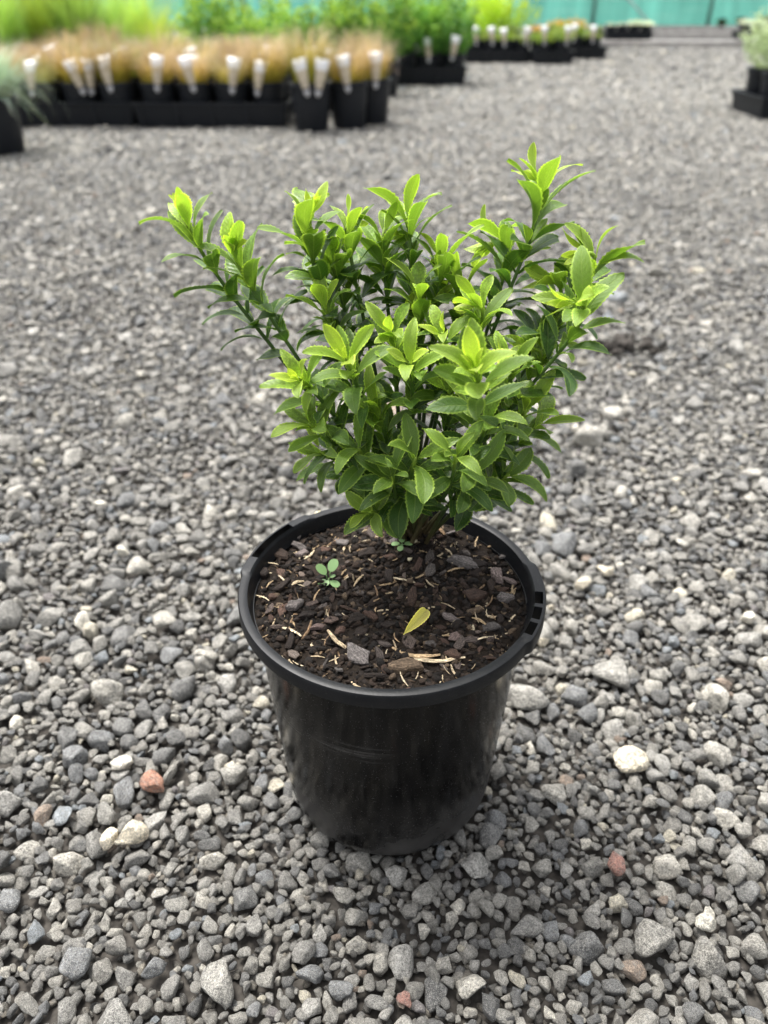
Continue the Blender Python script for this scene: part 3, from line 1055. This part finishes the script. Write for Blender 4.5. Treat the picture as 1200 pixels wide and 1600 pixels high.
# the 300 leaves that show most are objects of their own; the ones buried inside are one mesh
C = np.array([tuple(r[4]) for r in leaf_recs])
lpx, lpy, ldp = project(C)
hid = []
for i in range(len(leaf_recs)):
    d = np.hypot(lpx - lpx[i], lpy - lpy[i])
    hid.append(np.sum((d < 26) & (ldp < ldp[i] - 0.006)) - 0.8 * leaf_recs[i][5] / 0.03)
order = np.argsort(hid)
JV, JF, JL, JT = [], [], [], []
for n_, i in enumerate(order):
    st, mi, m, col, mid_, ln = leaf_recs[i]
    if n_ < 300:
        o = bpy.data.objects.new('leaf', LEAF_ME[mi])
        o.matrix_local = m
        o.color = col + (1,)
        link(o, st)
    else:
        v, f, a = LEAVES[mi]
        b0 = len(JV)
        JV += [tuple(m @ Vector(p)) for p in v]
        JF += [tuple(b0 + k for k in ff) for ff in f]
        JL += a
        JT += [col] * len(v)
if JV:
    jo = mobj('inner_leaves', mesh('inner_leaves', JV, JF, True, {'luv': JL, 'tint': JT}), M_LEAFJ, shrub)
    jo['kind'] = 'stuff'

# ------------------------------------------------------------------ small things on the soil
def world_leaf(name, px_, py_, ln, rz, tilt, roll, mesh_, mat, dz=0.006):
    x, y = soil_at(px_, py_)
    o = mobj(name, mesh_, mat, None, (POT.x + x, POT.y + y, soil_h(x, y) + dz), (roll, tilt, rz))
    o.scale = (ln, ln, ln)
    return o
v, f, a = leaf_mesh(77, 1.0, 1.0, 0.21, False, 0.05)
yl = mesh('fallen_leaf', v, f, True, {'luv': a})
yl.materials.append(M_LEAF)
fl = world_leaf('fallen_leaf', 630, 1000, 0.027, R(44), R(-24), R(28), yl, None, 0.0040)
fl.color = (0.74, 0.66, 0.18, 1)
tag(fl, 'curled yellow fallen leaf lying on the dark potting mix', 'leaf')

M_SEED = flat_material('seedling leaf', (0.20, 0.33, 0.13), 0.5, 0.2, 300.0)
def round_leaf(seed):
    r = random.Random(seed)
    V, F, n = [(0.62, 0, 0.02)], [], 14
    for i in range(n):
        a = 2 * math.pi * i / n
        V.append((0.62 + 0.40 * math.cos(a), 0.33 * math.sin(a) * (1 + 0.1 * math.cos(a)), 0.05 * abs(math.sin(a)) + r.uniform(-.01, .01)))
    for i in range(n):
        F.append((0, 1 + i, 1 + (i + 1) % n))
    V2, F2 = tube_vf([(0, 0, -0.25), (0.12, 0, -0.06), (0.30, 0, 0.0)], [0.035, 0.035, 0.03], 5)
    b = len(V)
    return mesh('seedling_leaf', V + V2, F + [tuple(b + k for k in f_) for f_ in F2])
def seedling(px_, py_, s, label, spec):
    x, y = soil_at(px_, py_)
    root = empty('weed_seedling', (POT.x + x, POT.y + y, soil_h(x, y)))
    tag(root, label, 'seedling', 'weeds in the pot')
    V, F = tube_vf([(0, 0, -0.002), (0, 0, s * 0.3)], [s * 0.06, s * 0.05], 6)
    mobj('stalk', mesh('stalk', V, F), M_SEED, root)
    for i, (rz, k, z, ti) in enumerate(spec):
        o = mobj('leaf', round_leaf(i), M_SEED, root, (0, 0, s * z), (0, ti, rz))
        o.scale = (s * k,) * 3
seedling(514, 912, 0.0098, 'tiny pale green weed seedling with rounded leaves on the left of the potting mix',
         ((2.6, 1.15, 0.45, -0.6), (1.0, 1.2, 0.6, -0.7), (0.1, 0.5, 0.4, -0.3), (-0.7, 0.95, 0.25, 0.2), (-1.9, 0.6, 0.3, 0.3), (-2.9, 0.8, 0.2, 0.2)))
seedling(628, 866, 0.0085, 'small dull green weed seedling at the foot of the shrub',
         ((0.2, 0.9, 0.3, 0.1), (1.6, 0.8, 0.3, -0.1), (3.0, 0.9, 0.3, 0.1), (4.4, 0.8, 0.3, 0.2)))
clod_m = [stone_mesh(60 + i, 2) for i in range(3)]
M_CLOD = flat_material('dark clod', (0.060, 0.054, 0.048), 0.95, 0.5, 160.0, 0.2)
clod = empty('soil_clod', on_plane(985, 550, -0.006))
tag(clod, 'dark crumbled clod of soil on the gravel right of the shrub', 'soil')
for i in range(26):
    rc = random.Random(40 + i)
    q_, a_ = 0.055 * math.sqrt(rc.random()), rc.uniform(0, 6.28)
    sz = rc.uniform(0.010, 0.024) * (1.25 - q_ / 0.07)
    o = mobj('crumb', clod_m[i % 3], M_CLOD, clod, (1.2 * q_ * math.cos(a_), 0.9 * q_ * math.sin(a_), 0.007 + 0.010 * (1 - q_ / 0.055)), (i, 0.4 * i, 1.7 * i))
    o.scale = (sz, sz, sz * 0.7)

# ------------------------------------------------------------------ the nursery behind
def blades_mesh(name, seed, n, length, spread, width, lean, cols, base_r=0.05, z0=0.0, droop=1.0):
    """a tuft of arching grass blades; cols = colours from foot to tip"""
    r = random.Random(seed)
    V, F, T = [], [], []
    seg = 5
    for i in range(n):
        a = r.uniform(0, 2 * math.pi)
        q = base_r * math.sqrt(r.random())
        bx, by = q * math.cos(a), q * math.sin(a)
        az = a + r.gauss(0, 0.7)
        ln = length * r.uniform(0.6, 1.1)
        th = abs(r.gauss(0, lean)) + 0.05
        dr = droop * r.uniform(0.3, 1.2)
        x = 0.0
        z = z0
        w = width * r.uniform(0.7, 1.3)
        f = r.uniform(0.75, 1.25)
        b = len(V)
        for k in range(seg + 1):
            u = k / seg
            t = th + dr * spread * u * u
            if k:
                x += math.sin(t) * ln / seg
                z += math.cos(t) * ln / seg
            ww = w * (1 - u ** 2) * 0.5 + 0.0002
            px_, py_ = bx + x * math.cos(az), by + x * math.sin(az)
            V.append((px_ - ww * math.sin(az), py_ + ww * math.cos(az), z))
            V.append((px_ + ww * math.sin(az), py_ - ww * math.cos(az), z))
            s = u * (len(cols) - 1)
            c = lerp(cols[int(min(s, len(cols) - 2))], cols[int(min(s, len(cols) - 2)) + 1], s - int(min(s, len(cols) - 2)))
            T += [tuple(v_ * f for v_ in c)] * 2
        for k in range(seg):
            F.append((b + 2 * k, b + 2 * k + 1, b + 2 * k + 3, b + 2 * k + 2))
    me = mesh(name, V, F, True, {'tint': T})
    me.materials.append(M_FOL)
    return me

def bush_mesh(name, seed, n, rx, h, leaf, cols, z0, top_bias=0.6):
    """leaf-sized faces along many twigs; cols = colours picked at random, the last for shoot tips"""
    r = random.Random(seed)
    V, F, T = [], [], []
    twigs = max(10, n // 22)
    for t in range(twigs):
        a = r.uniform(0, 6.283)
        q = rx * math.sqrt(r.random()) * 1.0
        tip = Vector((q * math.cos(a), q * math.sin(a), z0 + h * (1 - 0.38 * (q / rx) ** 2) * r.uniform(0.55, 1.08)))
        foot = Vector((0.25 * q * math.cos(a), 0.25 * q * math.sin(a), z0))
        bend = Vector((q * 0.85 * math.cos(a), q * 0.85 * math.sin(a), z0 + (tip.z - z0) * 0.45))
        for i in range(n // twigs):
            u = r.random() ** top_bias
            p = foot * (1 - u) ** 2 + bend * 2 * u * (1 - u) + tip * u * u
            d = Vector((r.gauss(0, 1), r.gauss(0, 1), r.gauss(0.35, 0.7))).normalized()
            sd = d.cross(Vector((r.gauss(0, 1), r.gauss(0, 1), r.gauss(0, 1)))).normalized()
            ln = leaf * r.uniform(0.6, 1.3)
            b = len(V)
            nrm = d.cross(sd)
            for v in (p, p + d * ln * 0.5 + sd * ln * 0.22 + nrm * ln * 0.06, p + d * ln, p + d * ln * 0.5 - sd * ln * 0.22 + nrm * ln * 0.06):
                V.append(tuple(v))
            F += [(b, b + 1, b + 2), (b, b + 2, b + 3)]
            c = cols[-1] if u > 0.85 and r.random() < 0.7 else r.choice(cols[:-1])
            f = r.uniform(0.8, 1.2)
            T += [tuple(x * f for x in c)] * 4
    me = mesh(name, V, F, False, {'tint': T})
    me.materials.append(M_FOL)
    return me

def pot_mesh(r, h):
    p = [(0.0, 0.004), (r * 0.70, 0.004), (r * 0.74, 0.0), (r * 0.78, 0.006), (r * 0.93, h - 0.022), (r * 0.985, h - 0.021), (r, h - 0.018), (r, h - 0.002), (r * 0.985, h), (r * 0.93, h), (r * 0.91, h - 0.003), (r * 0.88, h - 0.03)]
    V, F = lathe(p, 36)
    me = mesh('pot', V, F)
    me.set_sharp_from_angle(angle=R(40))
    me.materials.append(M_TRAY)
    return me
def disc_mesh(r, z):
    n = 28
    V = [(0, 0, z)] + [(r * math.cos(6.2832 * i / n), r * math.sin(6.2832 * i / n), z + random.uniform(-.003, .003)) for i in range(n)]
    me = mesh('soil', V, [(0, 1 + i, 1 + (i + 1) % n) for i in range(n)])
    me.materials.append(M_SOIL)
    return me
def tag_mesh(ln=0.150, w=0.064):
    V, F, A = [], [], []
    n = 12
    y = z = 0.0
    for i in range(n + 1):
        u = i / n
        th = 0.04 + 0.75 * max(0.0, (u - 0.70) / 0.30) ** 1.3
        if i:
            y += math.sin(th) * ln / n
            z += math.cos(th) * ln / n
        hw = 0.5 * w * (0.34 + 0.66 * u) * (0.55 if i == 0 else 1.0)
        for c in (-1, 0, 1):
            for d in (0, 0.0012):
                V.append((c * hw, y + d - 0.003 * (1 - abs(c)), z))
                A.append((u, c, 0))
    for i in range(n):
        a, b = i * 6, (i + 1) * 6
        for k in (0, 2):
            F.append((a + k, a + k + 2, b + k + 2, b + k))
            F.append((a + k + 1, b + k + 1, b + k + 3, a + k + 3))
        F += [(a, b, b + 1, a + 1), (a + 4, a + 5, b + 5, b + 4)]
    F += [(n * 6, n * 6 + 2, n * 6 + 3, n * 6 + 1), (n * 6 + 2, n * 6 + 4, n * 6 + 5, n * 6 + 3), (0, 1, 3, 2), (2, 3, 5, 4)]
    me = mesh('plant_tag', V, F, True, {'luv': A})
    me.materials.append(M_TAG)
    return me

POT_S, POT_L = pot_mesh(0.082, 0.165), pot_mesh(0.094, 0.190)
SOIL_S, SOIL_L = disc_mesh(0.075, 0.150), disc_mesh(0.086, 0.172)
TAGM = tag_mesh()
OLIVE, TAN, PINK = (0.26, 0.23, 0.045), (0.38, 0.275, 0.15), (0.50, 0.375, 0.30)
SEDGE = [blades_mesh('grass_tuft', 300 + i, 360, 0.188, 1.1, 0.0026, 0.25, [OLIVE, OLIVE, (0.36, 0.28, 0.08), TAN, PINK, PINK], 0.062, 0.148) for i in range(4)]
FESCUE = blades_mesh('grass_tuft', 330, 700, 0.22, 1.5, 0.0026, 0.62, [(0.30, 0.30, 0.18), (0.26, 0.36, 0.30), (0.34, 0.46, 0.40), (0.46, 0.50, 0.38)], 0.06, 0.165)
LIMEG = [blades_mesh('grass_tuft', 340 + i, 420, 0.46, 0.8, 0.0045, 0.26, [(0.20, 0.36, 0.06), (0.25, 0.43, 0.08), (0.32, 0.51, 0.13), (0.36, 0.52, 0.18)], 0.06, 0.148) for i in range(3)]
GREENB = [bush_mesh('foliage', 360 + i, 1500, 0.17, 0.36, 0.030, [(0.08, 0.20, 0.035), (0.12, 0.28, 0.05), (0.18, 0.36, 0.07), (0.32, 0.50, 0.09)], 0.15) for i in range(3)]
SMALLB = [bush_mesh('foliage', 380 + i, 700, 0.11, 0.12, 0.022, [(0.12, 0.22, 0.05), (0.20, 0.30, 0.07), (0.28, 0.36, 0.10)], 0.14) for i in range(2)]
YELB = bush_mesh('foliage', 390, 1800, 0.30, 0.36, 0.030, [(0.34, 0.52, 0.03), (0.42, 0.60, 0.04), (0.55, 0.68, 0.05)], 0.14)
ORNG = bush_mesh('foliage', 391, 700, 0.13, 0.12, 0.022, [(0.60, 0.34, 0.06), (0.66, 0.42, 0.10), (0.62, 0.40, 0.12)], 0.13)
SILV = bush_mesh('foliage', 392, 600, 0.12, 0.07, 0.020, [(0.62, 0.68, 0.60), (0.72, 0.76, 0.70), (0.80, 0.82, 0.78)], 0.15)
PALEB = [bush_mesh('foliage', 395 + i, 2000, 0.16, 0.25, 0.017, [(0.30, 0.38, 0.24), (0.40, 0.48, 0.33), (0.48, 0.55, 0.42)], 0.155) for i in range(2)]
DARKB = bush_mesh('foliage', 398, 500, 0.22, 0.12, 0.040, [(0.03, 0.06, 0.03), (0.06, 0.12, 0.05), (0.10, 0.18, 0.06)], 0.05)

ORD = ['first', 'second', 'third', 'fourth', 'fifth', 'sixth', 'seventh', 'eighth']
def potted(name, x, y, big, fol, label, cat, group, tags=0, color=(1, 1, 1), s=1.0, z=0.0, seed=0, folname=None):
    r = random.Random(seed * 131 + int(x * 977) + int(y * 389))
    root = empty(name, (x, y, z), r.uniform(-.25, .25))
    root.scale = (s, s, s)
    tag(root, label, cat, group)
    o = bpy.data.objects.new('pot', POT_L if big else POT_S); link(o, root)
    o = bpy.data.objects.new('soil', SOIL_L if big else SOIL_S); link(o, root)
    o = bpy.data.objects.new(folname or ('tuft' if fol.name.startswith('grass') else 'foliage'), fol); link(o, root)
    o.rotation_euler = (0, 0, r.uniform(0, 6.28))
    k = r.uniform(0.82, 1.15)
    o.scale = (k, k, k * r.uniform(0.94, 1.06) * (1.1 if big else 1.0))
    f = r.uniform(0.78, 1.18)
    if name == 'potted_sedge':
        color = r.choice(((1, 1, 1), (1.02, 1.0, 0.95), (0.78, 0.98, 0.75), (0.9, 1.0, 0.85)))
    o.color = tuple(c * f for c in color) + (1,)
    for t in range(tags):
        o = bpy.data.objects.new('plant_tag', TAGM); link(o, root)
        ph = r.uniform(-0.35, 0.35) + t * 0.8
        rr_ = (0.100 if big else 0.088)
        o.location = (rr_ * math.sin(ph), -rr_ * math.cos(ph) - 0.002, (0.145 if big else 0.118) + r.uniform(-.01, .012))
        o.rotation_euler = (r.uniform(-0.06, 0.04), r.uniform(-0.30, 0.22), ph * 0.6)
    return root

def tray(name, x, y, w, d, h, label, group):
    root = empty(name, (x, y, 0.0))
    tag(root, label, 'tray', group)
    t = 0.006
    V, F = [], []
    k = 0.014                                       # the walls lean out a little
    outer0 = [(-w / 2 + k, -d / 2 + k), (w / 2 - k, -d / 2 + k), (w / 2 - k, d / 2 - k), (-w / 2 + k, d / 2 - k)]
    outer1 = [(-w / 2, -d / 2), (w / 2, -d / 2), (w / 2, d / 2), (-w / 2, d / 2)]
    lip = [(sx * (w / 2 + 0.009), sy * (d / 2 + 0.009)) for sx, sy in ((-1, -1), (1, -1), (1, 1), (-1, 1))]
    inner1 = [(sx * (w / 2 - t), sy * (d / 2 - t)) for sx, sy in ((-1, -1), (1, -1), (1, 1), (-1, 1))]
    inner0 = [(sx * (w / 2 - k - t), sy * (d / 2 - k - t)) for sx, sy in ((-1, -1), (1, -1), (1, 1), (-1, 1))]
    for ring, z in ((outer0, 0.0), (outer1, h - 0.010), (lip, h - 0.010), (lip, h), (inner1, h), (inner0, 0.010)):
        V += [(px_, py_, z) for px_, py_ in ring]
    for a in range(5):
        for i in range(4):
            j = (i + 1) % 4
            F.append((a * 4 + i, a * 4 + j, (a + 1) * 4 + j, (a + 1) * 4 + i))
    F += [(3, 2, 1, 0), (20, 21, 22, 23)]
    mobj('shell', mesh('tray_shell', V, F, False), M_TRAY, root)
    n = max(2, int(w / 0.17))
    for i in range(n + 1):
        xx = -w / 2 + 0.03 + (w - 0.06) * i / n
        V, F = box_vf(xx - 0.006, xx + 0.006, -d / 2 - 0.004, -d / 2 + 0.016, 0.004, h - 0.014)
        mobj('rib', mesh('tray_rib', V, F, False), M_TRAY, root)
    return root

G1, G2 = 'brown sedges in the left block', 'brown sedges behind the front row of the left block'
# front row of the left block: two trays of sedges
tray('plant_tray', -1.49, 4.13, 0.69, 0.36, 0.100, 'long black plastic tray under brown sedges, left one of the front pair', 'black trays on the gravel')
tray('plant_tray', -0.79, 4.11, 0.70, 0.36, 0.100, 'long black plastic tray under brown sedges, beside the three loose pots', 'black trays on the gravel')
ordi = ['leftmost', 'second', 'third', 'rightmost']
for ti, (x0, nm) in enumerate(((-1.49, 'left front tray'), (-0.79, 'right front tray'))):
    for i in range(4):
        potted('potted_sedge', x0 - 0.255 + 0.17 * i, 4.035, False, SEDGE[(i + ti) % 4], 'brown sedge in black pot, %s in the front row of the %s' % (ordi[i], nm), 'potted grass', G1, tags=1 + (i == 2 and ti == 0), z=0.012, seed=i + 10 * ti)
        potted('potted_sedge', x0 - 0.255 + 0.17 * i, 4.21, False, SEDGE[(i + ti + 2) % 4], 'brown sedge in the back half of the %s, %s from the left' % (nm, ORD[i]), 'potted grass', G2, tags=(i % 2), z=0.012, seed=i + 10 * ti + 50, s=1.04)
for ti, x0 in enumerate((-1.56, -0.84)):
    tray('plant_tray', x0, 4.62, 0.69, 0.36, 0.100, 'black tray of the second row behind the brown sedges, %s one' % ('left', 'right')[ti], 'black trays on the gravel')
    for i in range(4):
        for y in (4.54, 4.71):
            potted('potted_sedge', x0 - 0.255 + 0.17 * i, y, False, SEDGE[(i * 3 + ti) % 4], 'brown sedge top, %s from the left in the %s line of the second tray row' % (ORD[i + 4 * ti], 'front' if y < 4.6 else 'rear'), 'potted grass', 'brown sedges of the second tray row', tags=1 if (y < 4.6 and i % 2) else 0, z=0.012, seed=i + 100, s=1.06)
for k, (x, y, lb) in enumerate(((-0.325, 3.85, 'brown sedge in a black pot standing on gravel, nearest of the loose three'),
                                (-0.160, 3.94, 'brown sedge in a black pot on gravel, middle of the loose three'),
                                (-0.058, 4.06, 'brown sedge in a black pot on gravel, rear right of the loose three'))):
    potted('potted_sedge', x, y, True, SEDGE[k], lb, 'potted grass', G1, tags=2 if k < 1 else 1, seed=200 + k)
for k, (x, y) in enumerate(((-0.36, 4.36), (-0.27, 4.55), (-0.10, 4.60), (-0.36, 4.74), (-0.14, 4.79))):
    potted('potted_sedge', x, y, True, SEDGE[k % 4], 'brown sedge in loose black pot, %s of those behind the loose three' % ORD[k], 'potted grass', 'brown sedges behind the loose pots', tags=k % 2, seed=220 + k)
potted('potted_fescue', -1.478, 3.28, True, FESCUE, 'blue-green fescue grass in a black pot at the left edge', 'potted grass', None, seed=1)
# taller green rows behind
for k in range(7):
    potted('potted_lime_grass', -2.55 + 0.21 * k, 5.05 + 0.14 * (k % 2), True, LIMEG[k % 3], 'tall lime green grass, %s from the left in the first row behind the sedges' % ORD[k], 'potted grass', 'lime grasses behind the sedges', seed=300 + k, color=(1.05, 1, 1) if k % 3 else (1.35, 1.1, 0.7))
for k in range(6):
    potted('potted_lime_grass', -2.6 + 0.22 * k, 5.42, True, LIMEG[(k + 1) % 3], 'tall lime green grass, %s from the left in the rear grass row' % ORD[k], 'potted grass', 'lime grasses behind the sedges', seed=320 + k)
for k in range(7):
    potted('potted_green_bush', -1.22 + 0.205 * k, 5.28 + 0.12 * (k % 2), True, GREENB[k % 3], 'bushy green shrub, %s from the left in the first row behind the sedges' % ORD[k], 'potted plant', 'green shrubs behind the sedges', seed=340 + k, color=(1.1, 1.05, 1), s=0.93)
for k in range(6):
    potted('potted_green_bush', -1.15 + 0.22 * k, 5.72, True, GREENB[(k + 1) % 3], 'bushy green shrub, %s from the left in the rear shrub row' % ORD[k], 'potted plant', 'green shrubs behind the sedges', seed=360 + k, color=(1.2, 1.1, 0.9), s=0.93)
# green shrubs in a tray, right of the block
tray('plant_tray', 0.285, 6.02, 0.52, 0.36, 0.11, 'black tray under tall green shrubs, just right of the loose sedge pots', 'black trays on the gravel')
for i in range(3):
    potted('potted_green_bush', 0.11 + 0.175 * i, 5.94, False, GREENB[i], 'tall bushy green shrub, %s in the front row of the middle tray' % ('left one', 'middle one', 'right one')[i], 'potted plant', 'green shrubs in the middle tray', tags=1, z=0.012, seed=400 + i, color=(0.85, 0.92, 0.9))
    potted('potted_green_bush', 0.11 + 0.175 * i, 6.12, False, GREENB[(i + 1) % 3], 'tall bushy green shrub, %s from the left in the back row of the middle tray' % ORD[i], 'potted plant', 'green shrubs in the middle tray, back row', z=0.012, seed=410 + i, color=(0.9, 0.95, 0.9))
for i in range(4):
    potted('potted_green_bush', -0.30 + 0.23 * i, 6.75, True, GREENB[i % 3], 'green shrub far behind the middle tray, %s from the left' % ORD[i], 'potted plant', 'green shrubs far behind the middle tray', seed=420 + i, s=0.95)
# low plants with tags, further back
tray('plant_tray', 1.00, 8.02, 0.60, 0.40, 0.10, 'far black tray of low tagged plants, left of two', 'black trays on the gravel')
tray('plant_tray', 1.46, 7.90, 0.36, 0.40, 0.10, 'far black tray of low tagged plants, nearest the camera of its row', 'black trays on the gravel')
tray('plant_tray', 1.86, 8.52, 0.42, 0.40, 0.10, 'far black tray at the right end of the tagged plants', 'black trays on the gravel')
for k, (x, y) in enumerate(((0.79, 7.92), (0.93, 7.92), (1.07, 7.92), (1.21, 7.93), (1.38, 7.80), (1.54, 7.80), (1.77, 8.42), (1.95, 8.42))):
    potted('potted_low_plant', x, y, False, SMALLB[k % 2], 'low green plant in black pot, number %s from the left in the far tagged row' % ('one', 'two', 'three', 'four', 'five', 'six', 'seven', 'eight')[k], 'potted plant', 'low tagged plants in the far trays', tags=1, z=0.012, seed=500 + k, color=(1.1, 1, 1) if k % 2 else (1.2, 1.15, 0.7))
for k, (x, y) in enumerate(((0.80, 8.12), (0.97, 8.12), (1.14, 8.12), (1.38, 8.0), (1.54, 8.0), (1.77, 8.62), (1.95, 8.62))):
    potted('potted_low_plant', x, y, False, SMALLB[k % 2], 'low green plant in the back half of the far trays, %s from the left' % ORD[k], 'potted plant', 'low plants, back half of the far trays', z=0.012, seed=520 + k)
for k, (x, y) in enumerate(((0.98, 9.4), (1.32, 9.5), (1.18, 9.9))):
    potted('potted_golden_bush', x, y, True, YELB, 'rounded golden green bush before the teal fence, %s of three' % ('left one', 'right one', 'rear one')[k], 'potted plant', 'golden bushes before the fence', seed=540 + k, s=(0.98, 1.02, 1.0)[k])
for k in range(3):
    potted('potted_orange_plant', 1.70 + 0.19 * k, 10.0, False, ORNG, 'low orange plant behind the far trays, %s from the left' % ORD[k], 'potted plant', 'orange plants behind the far trays', seed=550 + k, s=1.05)
for k in range(3):
    potted('potted_low_plant', 2.0 + 0.2 * k, 10.3, False, SMALLB[k % 2], 'low green plant right of the orange plants, %s from the left' % ORD[k], 'potted plant', 'low plants beside the orange ones', seed=560 + k)
tray('plant_tray', 3.25, 12.15, 0.62, 0.36, 0.09, 'distant black tray of silvery plants near the fence', 'black trays on the gravel')
for k in range(4):
    potted('potted_silver_plant', 3.02 + 0.155 * k, 12.08, False, SILV, 'low silver white plant in the distant tray, %s from the left' % ORD[k], 'potted plant', 'silver plants in the distant tray', z=0.01, seed=570 + k, s=0.95)
tray('plant_tray', 5.02, 12.1, 0.62, 0.36, 0.09, 'distant black tray of silvery plants at the right', 'black trays on the gravel')
for k in range(4):
    potted('potted_silver_plant', 4.79 + 0.155 * k, 12.02, False, SILV, 'low silver white plant in the right distant tray, %s from the left' % ORD[k], 'potted plant', 'silver plants in the right distant tray', z=0.01, seed=580 + k, s=0.95)
# pale plants at the right edge
tray('plant_tray', 2.185, 4.40, 0.70, 0.40, 0.095, 'black tray at the right edge under pale grey-green plants', 'black trays on the gravel')
for k in range(3):
    potted('potted_pale_plant', 1.94 + 0.18 * k, 4.30, False, PALEB[k % 2], 'pale grey-green fine leaved plant at the right edge, %s of its row' % ('first', 'second', 'third')[k], 'potted plant', 'pale plants at the right edge', tags=1 if k == 0 else 0, z=0.012, seed=600 + k, s=1.12)
    potted('potted_pale_plant', 1.94 + 0.18 * k, 4.48, False, PALEB[(k + 1) % 2], 'pale grey-green plant in the rear row at the right edge, %s from the left' % ORD[k], 'potted plant', 'pale plants at the right edge, rear row', z=0.012, seed=610 + k, s=1.15)
for k in range(3):
    potted('potted_golden_bush', 2.62 + 0.34 * k, 5.6, True, YELB, 'golden green bush behind the pale plants at the right edge, %s from the left' % ORD[k], 'potted plant', 'golden bushes at the right edge', seed=620 + k, s=0.8)
# a heap of dark pots by the fence
for k, (x, y, s) in enumerate(((6.15, 16.6, 0.8), (6.55, 16.7, 0.9), (6.95, 16.6, 1.0), (7.2, 16.9, 0.95))):
    potted('potted_dark_plant', x, y, False, DARKB, 'low dark plant in black pot at the foot of the fence, %s from the left' % ORD[k], 'potted plant', 'dark plants by the fence', seed=640 + k, s=s)

# timber edgings across the far gravel
for k, (x0, x1, y, lb) in enumerate(((2.35, 6.6, 10.5, 'nearest'), (2.6, 7.2, 12.7, 'middle'), (2.6, 8.4, 14.9, 'farthest'))):
    V, F = [], []
    box_vf(x0, x1, y, y + 0.10, GZ - 0.01, 0.050, V, F)
    o = mobj('timber_edging', mesh('timber_edging', V, F, False), M_TIMBER)
    bv = o.modifiers.new('bevel', 'BEVEL')
    bv.width, bv.segments = 0.008, 2
    tag(o, 'low grey timber edging across the gravel before the fence, %s of three' % lb, 'edging', 'timber edgings')

# teal windbreak fence
fence = empty('windbreak_fence', (0, 18.0, 0))
tag(fence, 'tall teal shade cloth windbreak fence along the back of the nursery', 'fence')
STEP, X0, NP = 2.28, -11.85, 11
for i in range(NP):
    xa = X0 + i * STEP
    V, F = [], []
    nx, nz = 28, 8
    r = random.Random(i)
    for a in range(nx + 1):
        for b in range(nz + 1):
            x = xa + STEP * a / nx
            y = 0.05 + 0.022 * math.sin(a * 1.3 + i) * r.uniform(0.4, 1) + 0.03 * math.sin(math.pi * a / nx)
            V.append((x, y, -0.02 + 2.2 * b / nz))
    for a in range(nx):
        for b in range(nz):
            F.append((a * (nz + 1) + b, (a + 1) * (nz + 1) + b, (a + 1) * (nz + 1) + b + 1, a * (nz + 1) + b + 1))
    mobj('cloth_panel', mesh('cloth_panel', V, F), M_CLOTH, fence)
for i in range(NP + 1):
    V, F = tube_vf([(X0 + i * STEP, -0.03, -0.05), (X0 + i * STEP, -0.03, 2.3)], [0.045, 0.042], 12)
    mobj('post', mesh('post', V, F), M_POST, fence)
for z in (0.42, 1.3, 2.15):
    V, F = tube_vf([(X0, 0.01, z), (X0 + NP * STEP, 0.01, z)], [0.006, 0.006], 6)
    mobj('wire', mesh('wire', V, F), M_PIPE, fence)
V, F = tube_vf([(5.15, -0.60, -0.02), (3.95, -0.08, 1.05)], [0.018, 0.018], 8)
mobj('brace', mesh('brace', V, F), M_PIPE, fence)
